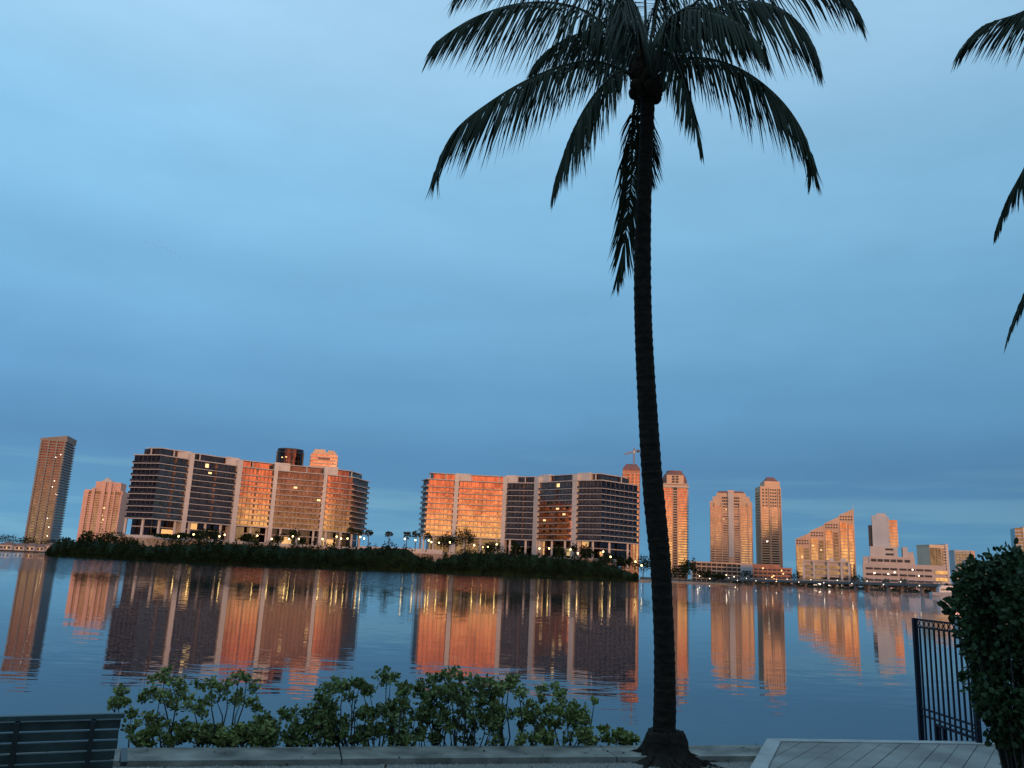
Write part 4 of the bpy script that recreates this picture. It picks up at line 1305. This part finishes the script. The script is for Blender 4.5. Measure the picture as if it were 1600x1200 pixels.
# ------------------------------------------------------------------ main coconut palm
def frond(root, pts, org, Lmax, seed, nside=82, droop=1.0, petiole=0.13, rr=0.026, side_bias=(1, 1)):
    rnd = random.Random(seed)
    P = [Vector(p) for p in pts]
    # resample by Catmull-Rom
    S = []
    for i in range(len(P)-1):
        for q in range(8):
            S.append(catmull(P, i, q/8))
    S.append(P[-1])
    S = S[:max(6, int(len(S)*0.955))]
    cum = [0]
    for a, b2 in zip(S, S[1:]):
        cum.append(cum[-1] + (b2-a).length)
    LT = cum[-1]
    fr = part('frond', MB().tube(S, [max(rr*(1 - 0.85*c/LT), 0.004) for c in cum], 6), 'rachis', root, org)
    def pos(t_):
        d = t_*LT
        for k_ in range(len(S)-1):
            if cum[k_+1] >= d:
                f = (d-cum[k_])/max(cum[k_+1]-cum[k_], 1e-6)
                return S[k_]*(1-f) + S[k_+1]*f, (S[k_+1]-S[k_]).normalized()
        return S[-1], (S[-1]-S[-2]).normalized()
    mb = MB()
    g_ = Vector((0, 0, -1))
    clump = [rnd.random() for _ in range(14)]
    for sgn, bias in ((-1, side_bias[0]), (1, side_bias[1])):
        for k_ in range(nside):
            t_ = petiole + (1-petiole)*(k_ + rnd.uniform(-0.3, 0.3))/nside
            t_ = min(max(t_, petiole), 0.998)
            if rnd.random() < 0.05: continue
            p, T_ = pos(t_)
            side = T_.cross(Vector((0, 0, 1)))
            if side.length < 0.15:
                side = T_.cross(Vector((0, 1, 0)))
            side = side.normalized()*sgn
            u_ = (t_-petiole)/(1-petiole)
            L = Lmax*(0.55 + 0.45*min(u_/0.25, 1))*(1 - 0.62*max(0, (u_-0.55)/0.45))*rnd.uniform(0.82, 1.08)*bias
            cl = clump[int(u_*13)] - 0.5
            fwd = 0.22 + 1.05*u_*u_ + cl*0.16
            jit = Vector((rnd.gauss(0, .045), rnd.gauss(0, .045), 0))
            d0 = (side*0.55 + T_*(fwd + 0.25) + g_*0.50*droop + jit).normalized()
            d1 = (side*0.24 + T_*fwd + g_*1.0*droop + jit).normalized()
            d2 = (side*(0.14 + 0.35*u_**3) + T_*fwd*0.85 + g_*1.12*droop + jit*1.6).normalized()
            p1 = p + d0*L*0.16; p2 = p1 + d1*L*0.46; p3_ = p2 + d2*L*0.40
            wv = (T_ - d1*T_.dot(d1))
            wv = wv.normalized() if wv.length > 0.1 else Vector((1, 0, 0))
            tw = rnd.gauss(0, 0.5)
            wv = (wv*math.cos(tw) + d1.cross(wv)*math.sin(tw))
            w_ = rnd.uniform(0.008, 0.0155)
            i = len(mb.v)
            for q, ww in ((p, 0.5), (p1, 1.0), (p2, 0.8)):
                mb.v.append(tuple(q - wv*w_*ww)); mb.v.append(tuple(q + wv*w_*ww))
            mb.v.append(tuple(p3_))
            mb.f += [(i, i+1, i+3, i+2), (i+2, i+3, i+5, i+4), (i+4, i+5, i+6)]
    part('leaflets', mb, 'frond', fr, org)

base = on_plane(1039, 1186, 0.0)
PD = math.hypot(base.x, base.y)
palm = thing('coconut_palm', 'tall coconut palm silhouette with leaning trunk rising at the water edge', 'palm tree', base)
po = Vector(base)
tk = [(1038,1150,36),(1038.8,1100,35),(1038.5,1050,33),(1037.6,1000,32),(1035,940,31.5),(1032,880,32),(1028,840,33),(1023,790,33),(1018.5,740,32),(1015,690,31),(1012,640,30),(1009,590,29),(1006.5,540,28),(1005,500,27.5),(1004,450,27),(1004,400,26.3),(1005,350,24.5),(1006.5,300,23),(1008.5,250,22),(1010.5,200,21.5),(1011.5,160,23),(1011,120,24),(1009,80,18)]
tp, tr = [], []
for px, py, w in tk:
    q = at(px, py, PD)
    tp.append(q); tr.append(w/2*(q-CAM).length/ (FPX/ ray(px,py).dot(F_)) )
tp = [base + Vector((0.02, 0, -0.15))] + tp
tr = [tr[0]*1.15] + tr
S_, Rr = [], []
for i in range(len(tp)-1):
    for q in range(10):
        f = q/10
        S_.append(catmull(tp, i, f)); Rr.append(tr[i]*(1-f)+tr[i+1]*f)
rnd = random.Random(3)
for k_ in range(len(Rr)):
    Rr[k_] *= (1.0 + (0.035 if k_ % 3 == 0 else -0.015) + rnd.uniform(-0.012, 0.012))
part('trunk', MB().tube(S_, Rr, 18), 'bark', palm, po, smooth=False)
# swollen root boss and spreading mound
mb = MB()
ringn = 26
profz = [(0.60, -0.03), (0.42, 0.02), (0.30, 0.055), (0.255, 0.11), (0.238, 0.19), (0.215, 0.26), (0.188, 0.295), (0.12, 0.29)]
i0 = len(mb.v)
for r_, z in profz:
    for a in range(ringn):
        an = 2*math.pi*a/ringn
        rr_ = r_*(1 + 0.07*math.sin(an*3+z*5) + rnd.uniform(-0.06, 0.06)) * PD/10.0*0.98
        mb.v.append((base.x + rr_*math.cos(an), base.y + rr_*math.sin(an), (z + rnd.uniform(-0.012, 0.012))*PD/10.0))
for k_ in range(len(profz)-1):
    for a in range(ringn):
        c = (a+1) % ringn
        mb.f.append((i0+k_*ringn+a, i0+k_*ringn+c, i0+(k_+1)*ringn+c, i0+(k_+1)*ringn+a))
part('root_boss', mb, 'bark', palm, po, smooth=True)
mb = MB()
for k_ in range(30):
    an = rnd.uniform(0, 6.28); r0, r1 = 0.25*PD/10, rnd.uniform(0.5, 0.95)*PD/10
    p0 = Vector((base.x + r0*math.cos(an), base.y + r0*math.sin(an), 0.07)); p1 = Vector((base.x + r1*math.cos(an+.15), base.y + r1*math.sin(an+.15), -0.02))
    mb.tube([p0, (p0+p1)/2 + Vector((0,0,-0.03)), p1], [0.035, 0.026, 0.010], 6)
part('roots', mb, 'bark', palm, po)
# crown shaft: fibre and boots
hub = at(1010, 118, PD)
mb = MB()
for k_ in range(46):
    an = rnd.uniform(0, 6.28); z0 = rnd.uniform(-0.42, 0.12)
    r0 = 0.12
    p0 = hub + Vector((r0*math.cos(an), r0*math.sin(an), z0))
    p1 = p0 + Vector((rnd.uniform(0.05, 0.16)*math.cos(an), rnd.uniform(0.05, 0.16)*math.sin(an), rnd.uniform(0.1, 0.34)))
    mb.tube([p0, (p0+p1)/2 + Vector((0.03*math.cos(an), 0.03*math.sin(an), -0.01)), p1], [0.06, 0.05, 0.025], 6)
part('crown_boots', mb, 'fiber', palm, po)
mb = MB()
mb.ball(hub + Vector((0, 0, -0.12)), 0.19, 14, 9, 1.35)
part('fibre_sheath', mb, 'fiber', palm, po, smooth=True)
for k_, (dx, dy, dz) in enumerate([(-0.17, -0.12, -0.25), (0.19, -0.1, -0.22), (0.02, -0.21, -0.3), (0.16, 0.12, -0.27), (-0.15, 0.14, -0.2)]):
    part('coconut', MB().ball(hub + Vector((dx, dy, dz)), 0.085, 10, 8, 1.2), 'fiber', palm, po, smooth=True)
def fpts(lst):
    return [at(px, py, PD + d) for px, py, d in lst]
FR = [
 ([(1004,110,0),(960,55,-.1),(915,18,-.2),(860,4,-.3),(800,8,-.4),(745,26,-.45),(700,52,-.5),(668,78,-.5)], 0.86, 1.0),
 ([(1003,125,0),(965,106,-.1),(925,96,-.2),(880,103,-.35),(825,125,-.5),(770,157,-.55),(715,200,-.6),(688,245,-.6),(679,282,-.6)], 0.84, 1.0),
 ([(1002,128,0),(972,112,-.25),(945,130,-.5),(915,168,-.7),(893,212,-.85),(875,258,-.9),(861,305,-.9)], 0.74, 1.1),
 ([(1006,140,.1),(992,165,.35),(988,215,.55),(987,270,.6),(983,315,.6),(977,370,.6),(969,415,.55),(962,448,.5)], 0.62, 0.55),
 ([(1006,145,.1),(1004,175,.5),(1008,215,.85),(1010,255,1.0),(1009,285,1.05)], 0.52, 0.42),
 ([(1012,125,0),(1045,100,-.1),(1080,91,-.1),(1120,95,-.15),(1165,113,-.2),(1208,145,-.25),(1240,182,-.3),(1262,225,-.3),(1271,285,-.3)], 0.80, 1.0),
 ([(1012,115,0),(1040,82,-.5),(1058,100,-.9),(1072,140,-1.1),(1085,185,-1.2),(1098,235,-1.2)], 0.55, 1.0),
 ([(1012,105,0),(1060,50,-.2),(1115,14,-.4),(1170,2,-.5),(1220,14,-.6),(1258,48,-.6),(1285,105,-.6)], 0.92, 1.0),
 ([(1012,100,0),(1070,20,.2),(1130,-25,.3),(1200,-48,.4),(1270,-40,.5),(1320,-10,.5),(1352,35,.5)], 0.95, 1.0),
 ([(1004,112,0),(970,70,.4),(930,48,.8),(890,58,1.1),(855,80,1.3),(828,108,1.4)], 0.75, 1.0),
 ([(1005,100,0),(965,20,.3),(910,-30,.6),(840,-48,.8),(765,-40,.9),(700,0,1.0)], 0.85, 1.0),
 ([(1008,95,0),(985,0,.2),(955,-90,.3),(905,-160,.4),(840,-190,.5)], 0.9, 0.9),
 ([(1011,95,0),(1030,0,.3),(1065,-90,.5),(1120,-150,.7),(1190,-175,.8)], 0.9, 0.9),
 ([(1009,95,0),(1008,0,.4),(1002,-100,.7),(990,-190,1.2)], 0.85, 0.8),
 ([(1008,105,0),(995,40,-.9),(985,5,-1.7),(975,-5,-2.4),(968,20,-2.9)], 0.8, 1.0),
 ([(1011,105,0),(1040,40,1.0),(1075,10,1.8),(1110,10,2.5),(1140,40,3.0),(1165,80,3.2)], 0.8, 1.0),
 ([(1011,108,0),(1035,45,-.7),(1070,15,-1.3),(1120,20,-1.8),(1165,45,-2.0),(1200,90,-2.1)], 0.72, 1.0),
 ([(1007,108,0),(990,60,.9),(965,30,1.7),(940,30,2.3),(915,60,2.8),(900,100,3.0)], 0.75, 1.0),
]
for i, (lst, L, dr_) in enumerate(FR):
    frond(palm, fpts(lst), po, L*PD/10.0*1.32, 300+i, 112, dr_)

# second palm, standing just outside the right edge
q2 = on_plane(1790, 1190, 0.0)
PD2 = 11.5
d2 = ray(1770, 600); 
base2 = CAM + d2*(PD2/math.hypot(d2.x, d2.y)); base2.z = 0
palm2 = thing('coconut_palm', 'coconut palm mostly outside the right edge, only frond tips in view', 'palm tree', base2)
po2 = Vector(base2)
hub2 = at(1775, 130, PD2)
part('trunk', MB().tube([base2, base2*0.5 + hub2*0.5 + Vector((0.15, 0, 0)), hub2], [0.17, 0.13, 0.11], 14), 'bark', palm2, po2)
part('fibre_sheath', MB().ball(hub2, 0.2, 12, 8, 1.3), 'fiber', palm2, po2, smooth=True)
def fpts2(lst):
    return [at(px - (16 if k_ else 0), py + (26 if k_ > 2 else 0), PD2 + d) for k_, (px, py, d) in enumerate(lst)]
FR2 = [
 ([(1772,125,0),(1720,50,0),(1660,5,-.1),(1600,-2,-.2),(1548,18,-.2),(1508,62,-.2)], 0.74, 0.75),
 ([(1772,130,0),(1715,130,.2),(1660,175,.4),(1615,240,.5),(1588,290,.5),(1567,350,.5)], 0.50, 1.1),
 ([(1772,135,0),(1730,190,-.2),(1680,290,-.4),(1635,390,-.5),(1605,460,-.5),(1585,515,-.5)], 0.50, 0.55),
 ([(1775,120,0),(1770,10,.2),(1740,-90,.4),(1680,-130,.6)], 0.8, 0.9),
 ([(1778,120,0),(1830,20,.2),(1900,-20,.3),(1980,20,.4),(2030,90,.4)], 0.8, 1.0),
 ([(1778,130,0),(1850,110,-.3),(1930,150,-.5),(1990,240,-.6)], 0.8, 1.0),
 ([(1776,120,0),(1800,0,-.6),(1840,-80,-1.1),(1900,-100,-1.5)], 0.8, 0.9),
 ([(1774,140,0),(1760,230,.5),(1745,350,.7),(1735,450,.7)], 0.6, 0.6),
]
for i, (lst, L, dr_) in enumerate(FR2):
    frond(palm2, fpts2(lst), po2, L*1.15, 340+i, 100, dr_)

# ------------------------------------------------------------------ bench, seen from behind
bt0, bt1 = at(-110, 1122, 7.05), at(192, 1114, 6.9)
bz = 0.86
def solve_d(px, py, z):
    return on_plane(px, py, z)
b0, b1 = on_plane(0, 1120, bz), on_plane(193, 1115, bz)
bx = (b1-b0); bx.z = 0; bx.normalize()
by = Vector((-bx.y, bx.x, 0))                  # away from the camera, towards the water
L_b = 1.75
bench = thing('park_bench', 'dark green slatted park bench seen from behind at lower left', 'bench', Vector((b1.x, b1.y, 0)) - bx*L_b/2)
bo_ = bench.location.copy()
def bp(s_, y_, z_):                            # s_ measured back from the right end
    p = b1 - bx*s_ + by*y_
    return Vector((p.x, p.y, z_))
tilt = 0.20                                    # backrest leans towards the camera at the top
def back_y(z_): return (bz - z_)*tilt
part('top_rail', MB().bar(bp(-0.01, back_y(bz)-0.01, bz-0.012), bp(L_b, back_y(bz)-0.01, bz-0.012), 0.055, 0.035), 'benchwood', bench, bo_)
zz = bz - 0.075
upv = Vector((-by.x*tilt, -by.y*tilt, 1)).normalized()
for k_ in range(6):
    z_ = zz - k_*0.079
    e = [0, 0.004, 0.0, 0.01, 0.012, 0.02][k_]
    part('back_slat', MB().bar(bp(0.012 + e, back_y(z_), z_), bp(L_b, back_y(z_), z_), 0.028, 0.066, upv), 'benchwood', bench, bo_)
for k_ in range(5):
    part('seat_slat', MB().bar(bp(0.04, 0.17 + k_*0.085, 0.43), bp(L_b, 0.17 + k_*0.085, 0.43), 0.070, 0.028), 'benchwood', bench, bo_)
sx_ = [(on_plane(143, 1150, 0.62)), (on_plane(33, 1150, 0.62))]
ss = [max(0.05, (b1 - sx_[0]).dot(bx)), (b1 - sx_[1]).dot(bx)]
ss.append(ss[1] + (ss[1]-ss[0])); ss = [s_ for s_ in ss if s_ < L_b - 0.03]
for s_ in ss:
    part('back_support', MB().bar(bp(s_, back_y(bz-0.04) - 0.035, bz-0.035), bp(s_, back_y(0.36)-0.035, 0.36), 0.075, 0.035, bx), 'benchiron', bench, bo_)
    part('leg', MB().bar(bp(s_, 0.06, 0.40), bp(s_, 0.02, 0), 0.06, 0.05), 'benchiron', bench, bo_)
    part('leg', MB().bar(bp(s_, 0.50, 0.415), bp(s_, 0.53, 0), 0.06, 0.05), 'benchiron', bench, bo_)
    part('seat_bracket', MB().bar(bp(s_, 0.05, 0.398), bp(s_, 0.54, 0.398), 0.05, 0.03), 'benchiron', bench, bo_)
part('arm_rest', MB().bar(bp(-0.055, 0.08, 0.47), bp(-0.055, 0.5, 0.49), 0.05, 0.035).bar(bp(-0.055, 0.47, 0.40), bp(-0.055, 0.47, 0.48), 0.04), 'benchiron', bench, bo_)

# ------------------------------------------------------------------ iron gate on the dock
gp = on_plane(1440, 1151, DZ)
gd = math.hypot(gp.x, gp.y)*1.10
gp = at(1440, 1151, gd)
gtop = at(1428.5, 965.5, math.hypot(gp.x, gp.y))
GH = gtop.z
gr_ = at(1520, 1130, math.hypot(gp.x, gp.y)*0.915)
gx = Vector((gr_.x-gp.x, gr_.y-gp.y, 0)); gx.normalize()
gate = thing('iron_gate', 'dark iron picket gate with ring frieze on the dock edge', 'gate', Vector((gp.x, gp.y, DZ)))
go = gate.location.copy()
GW = 1.5
def gpt(u_, z_):
    p = gp + gx*u_
    return Vector((p.x, p.y, z_))
part('post', MB().bar(gpt(0, -0.7), gpt(0, GH), 0.062, 0.062, gx), 'iron', gate, go)
part('post', MB().bar(gpt(GW, -0.7), gpt(GW, GH), 0.062, 0.062, gx), 'iron', gate, go)
zlow = at(1441, 1106, math.hypot(gp.x, gp.y)).z
for z_ in (GH-0.015, GH-0.125, zlow, zlow-0.095):
    part('rail', MB().bar(gpt(0.03, z_), gpt(GW-.03, z_), 0.028, 0.026), 'iron', gate, go)
npk = 11
for k_ in range(1, npk):
    u_ = GW*k_/npk
    part('picket', MB().bar(gpt(u_, -0.3), gpt(u_, GH-0.115), 0.022, 0.022, gx), 'iron', gate, go)
    if k_ < npk:
        um = GW*(k_-0.5)/npk
        mb = MB(); pts = []
        for a in range(15):
            an = 2*math.pi*a/14
            pts.append(gpt(um + 0.058*math.cos(an), GH-0.070 + 0.046*math.sin(an)))
        mb.tube(pts, [0.008]*15, 5)
        part('ring', mb, 'iron', gate, go)
zl2 = at(1478, 1138, math.hypot(gp.x, gp.y)*0.955).z
part('stop_rail', MB().bar(gpt(0.42, zl2), gpt(GW-.04, zl2), 0.04, 0.035), 'iron', gate, go)
for u_ in (0.45, 0.66):
    part('stop_post', MB().bar(gpt(u_, -0.3), gpt(u_, zl2), 0.05, 0.045, gx), 'iron', gate, go)

# ------------------------------------------------------------------ seaside shrubs behind the wall
def leaf6(mb, p, d, s_, rnd):
    d = d.normalized()
    x = d.cross(Vector((rnd.gauss(0,1), rnd.gauss(0,1), rnd.gauss(0,1)))).normalized()
    n_ = x.cross(d)*0.12*s_
    w_ = 0.30*s_
    mb.poly([p, p + d*s_*0.3 + x*w_ + n_, p + d*s_*0.72 + x*w_*0.95 + n_, p + d*s_, p + d*s_*0.72 - x*w_*0.95 + n_, p + d*s_*0.3 - x*w_ + n_])
def shrub(label, clusters, basepx, D, matn, seed, leaf=0.052, per=64):
    rnd = random.Random(seed)
    bq = at(basepx, 1168, D); bq.z = WATER_Z
    r = thing('seaside_shrub', label, 'shrub', bq, group='mangrove shrubs along the seawall')
    lv, st, dry = MB(), MB(), MB()
    for (px, py, rp_) in clusters:
        dd = D + rnd.uniform(-0.25, 0.35)
        c = at(px, py, dd)
        rad = rp_/1340*D
        # stem, curving up from the base
        root_ = Vector((bq.x*0.55 + c.x*0.45 + rnd.uniform(-.12, .12), bq.y + rnd.uniform(-.1, .2), WATER_Z - 0.05))
        midp = root_*0.5 + c*0.5 + Vector((rnd.uniform(-.1, .1), rnd.uniform(-.1, .1), rnd.uniform(-.05, .08)))
        if rnd.random() < 0.38:
            st.tube([root_, root_*0.75 + midp*0.25 + Vector((rnd.uniform(-.06,.06), 0, 0.05)), midp, midp*0.4 + c*0.6 + Vector((rnd.uniform(-.05,.05), 0, 0)), c], [0.015, 0.013, 0.010, 0.007, 0.003], 5)
        for tw_ in range(5):
            d = Vector((rnd.gauss(0,1), rnd.gauss(0,1), rnd.gauss(0.5,0.8))).normalized()
            e = c + d*rad*rnd.uniform(0.6, 1.15)
            st.tube([c - Vector((0,0,rad*0.4)), e], [0.004, 0.0015], 4)
            for q in range(per//5):
                f = rnd.uniform(0.3, 1.05)
                p = c*(1-f) + e*f + Vector((rnd.gauss(0,1), rnd.gauss(0,1), rnd.gauss(0,1)))*rad*0.22
                ld = (d*0.5 + Vector((rnd.gauss(0,1), rnd.gauss(0,1), rnd.gauss(0.45,0.7)))).normalized()
                leaf6(dry if rnd.random() < 0.03 else lv, p, ld, leaf*rnd.uniform(0.45, 1.3), rnd)
    part('stems', st, 'twig', r, bq)
    part('foliage', lv, matn, r, bq)
    if dry.f:
        part('dry_leaves', dry, 'dryleaf', r, bq)
def fill(tab, n, rnd, base=1166, rmin=7, rmax=14, lowbias=0.9):
    out_ = []
    n = int(n*1.0)
    x0, x1 = tab[0][0], tab[-1][0]
    while len(out_) < n:
        px = rnd.uniform(x0, x1); yt = interp(tab, px)
        py = yt + 10 + (base - yt - 12)*rnd.random()**lowbias
        if py > base: continue
        out_.append((px, py, rnd.uniform(rmin, rmax)))
    for k_ in range(int((x1-x0)/13)):                # crisp upper outline
        px = x0 + k_*13 + rnd.uniform(-4, 4)
        out_.append((px, interp(tab, px) + rnd.uniform(4, 22), rnd.uniform(6, 12)))
    return out_
rnd = random.Random(77)
def wall_D(px):
    p = on_plane(px, 1166, CZ); return math.hypot(p.x, p.y) + 0.28
shrub('narrow upright shrub sprig at the right end of the bench back', [(185,1082,11),(184,1096,13),(180,1108,11),(195,1102,9),(205,1120,10),(210,1138,11),(212,1155,11)], 205, wall_D(205), 'leaf', 1)
shrub('spreading shrub with bare stems right of the bench', [(243,1060,9),(257,1052,9),(262,1066,11),(236,1086,13),(222,1096,10),(250,1090,12),(270,1078,14),(283,1072,14),(290,1090,14),(300,1098,13),(312,1072,11),(318,1098,10),(262,1100,13),(275,1104,12),(230,1128,14),(250,1140,14),(240,1120,10),(312,1115,11)] + fill([(215,1135),(330,1132),(345,1140)], 22, rnd), 280, wall_D(280), 'leaf', 2)
shrub('arching shrub with a gap beneath its crown, second from the bench', [(330,1072,11),(345,1082,13),(338,1094,11),(355,1074,10),(372,1066,12),(385,1064,10),(390,1080,12),(378,1092,13),(392,1100,10),(366,1098,9),(400,1108,9)] + fill([(345,1142),(370,1128),(420,1118)], 20, rnd), 370, wall_D(370), 'leaf', 3)
shrub('low olive green shrub left of the tallest seawall shrub', fill([(400,1122),(440,1104),(480,1102),(515,1112),(530,1125)], 40, rnd, lowbias=0.75), 460, wall_D(460), 'leaf2', 4)
shrub('tallest wide seawall shrub left of centre', [(500,1088,11),(512,1078,11),(526,1070,11),(540,1074,12)] + fill([(500,1090),(530,1068),(575,1060),(600,1052),(622,1046),(628,1058),(650,1060),(665,1058)], 66, rnd, lowbias=0.85), 590, wall_D(590), 'leaf2', 5)
shrub('dense rounded seawall shrub in the centre', fill([(655,1062),(690,1054),(720,1048),(750,1052),(772,1058),(780,1070)], 58, rnd, lowbias=0.85), 715, wall_D(715), 'leaf2', 6)
shrub('wide shrub with dark bare stems, left of the rightmost tall shrub', fill([(765,1062),(790,1056),(810,1058),(822,1078),(835,1098)], 30, rnd, lowbias=1.0), 800, wall_D(800), 'leaf', 7)
shrub('rightmost tall seawall shrub with upright sprigs', [(847,1078,9),(850,1092,9),(866,1076,9),(870,1090,11),(880,1100,11),(858,1105,11),(900,1110,13),(908,1118,11),(890,1124,13),(929,1096,4)] + fill([(835,1108),(870,1098),(895,1108),(916,1118),(922,1150)], 24, rnd), 872, wall_D(872), 'leaf', 8)
shrub('small low shrub alone on the seawall left of the palm trunk', [(943,1144,7),(950,1155,8),(962,1152,9),(972,1150,9),(982,1153,8),(990,1157,7),(966,1159,8),(978,1160,8)], 965, wall_D(965), 'leaf', 9, 0.065)
shrub('tiny shrub between the rightmost tall shrub and the small low one', [(910,1158,8),(920,1156,8),(926,1160,6)], 917, wall_D(917), 'leaf2', 10, 0.06)

# hedge shrub at the right edge
hd = 7.2
hb = at(1610, 1150, hd); hb.z = 0
hedge = thing('clusia_hedge', 'big dark round leaved hedge shrub at the right edge beside the gate', 'hedge', hb)
rnd = random.Random(9)
lv, st = MB(), MB()
outl = [(868,1592),(880,1545),(895,1512),(912,1497),(940,1492),(970,1500),(1000,1508),(1040,1515),(1080,1520),(1110,1528),(1140,1545),(1165,1562),(1182,1585)]
for _ in range(480):
    py = rnd.uniform(872, 1188)
    xl = interp(outl, py)
    px = xl + 14 + (rnd.random()**1.5)*(1760-xl)
    dep = rnd.uniform(-0.55, 0.65)
    fr_ = (px-xl)/200
    if fr_ < 0.5: dep *= 0.35 + 1.3*fr_
    c = at(px, py, hd + dep)
    if c.z < 0.05: c.z = 0.05
    rad = rnd.uniform(0.07, 0.12)
    for q in range(34):
        d = Vector((rnd.gauss(0,1), rnd.gauss(0,1), rnd.gauss(0.2,0.8))).normalized()
        leaf6(lv, c + d*rad*rnd.uniform(0.3, 1.1), (d + Vector((rnd.gauss(0,.6), rnd.gauss(0,.6), rnd.gauss(0,.6)))), rnd.uniform(0.032, 0.062), rnd)
    if rnd.random() < 0.3:
        st.tube([(hb.x + rnd.uniform(-.3, .5), hb.y + rnd.uniform(-.3, .3), -0.05), (c.x*0.5+hb.x*0.5, c.y*0.5+hb.y*0.5, c.z*0.4), c], [0.014, 0.010, 0.004], 5)
for (px, py) in [(1487,949),(1492,956),(1483,948),(1503,996),(1515,1063)]:
    c = at(px, py, hd)
    for q in range(7):
        d = Vector((rnd.gauss(-.6,1), rnd.gauss(0,1), rnd.gauss(0.2,0.8))).normalized()
        leaf6(lv, c + d*0.02, d, rnd.uniform(0.05, 0.085), rnd)
for _ in range(34):
    py = rnd.uniform(866, 1140); xl = interp(outl, py)
    c0 = at(xl + 10, py, hd); dd = Vector((rnd.uniform(-.9, 0.1), rnd.uniform(-.4, .4), rnd.uniform(0.1, 1))).normalized()
    ln = rnd.uniform(0.05, 0.13)
    st.tube([c0, c0 + dd*ln], [0.004, 0.002], 4)
    for q in range(6):
        leaf6(lv, c0 + dd*ln*(q+1)/6, (dd*0.5 + Vector((rnd.gauss(0,1), rnd.gauss(0,1), rnd.gauss(0,1)))*0.7), rnd.uniform(0.03, 0.065), rnd)
part('foliage', lv, 'hedge', hedge, hb)
part('stems', st, 'twig', hedge, hb)

# ------------------------------------------------------------------ flock of birds
spots = [(228,379),(238,381),(244,384),(252,385),(245,388),(259,387),(261,390),(266,393),(274,397),(281,402),(285,409)]
bm_ = MB()
bm_.tube([(0,-0.35,0),(0,-0.1,0.03),(0,0.3,0)], [0.03, 0.11, 0.03], 6)
bmesh0 = bm_.mesh('body', 'bird')
wmesh = []
for sgn in (-1, 1):
    wmesh.append(MB().prism([(0, -0.12), (sgn*0.35, -0.06), (sgn*0.8, 0.10), (sgn*0.35, 0.14), (0, 0.16)], 0.05, 0.07).mesh('wing', 'bird'))
for i, (px, py) in enumerate(spots):
    p = at(px, py, 640 + 6*i)
    r = thing('bird', ordinal(i) + ' bird from the left in the faint flock in the sky', 'bird', p, R(60), group='birds flying in a line')
    link('body', bmesh0, r)
    for w_ in wmesh:
        link('wing', w_, r)

# ------------------------------------------------------------------ added house block behind the camera, out of view, to shade the shore
ch = thing('added_shade_block', 'pale house block added out of view behind the viewpoint to shade the near shore', 'building', (0, -27, 0))
part('wall', MB().box(-75, 75, -14, 0, 0, 17), 'cream', ch)
part('roof', MB().box(-75.6, 75.6, -14.6, 0.6, 17, 17.8), 'slab', ch)
wme = MB().box(-1.4, 1.4, 0.01, 0.12, 0, 1.9).mesh('window', 'glassd')
bme = MB().box(-2.2, 2.2, 0.13, 1.5, 0, 0.25).mesh('balcony', 'slab')
for f in range(5):
    for k_ in range(22):
        link('window', wme, ch, (-68 + k_*6.5, 0, 0.9 + f*3.3))
        if f: link('balcony', bme, ch, (-68 + k_*6.5, 0, f*3.3))
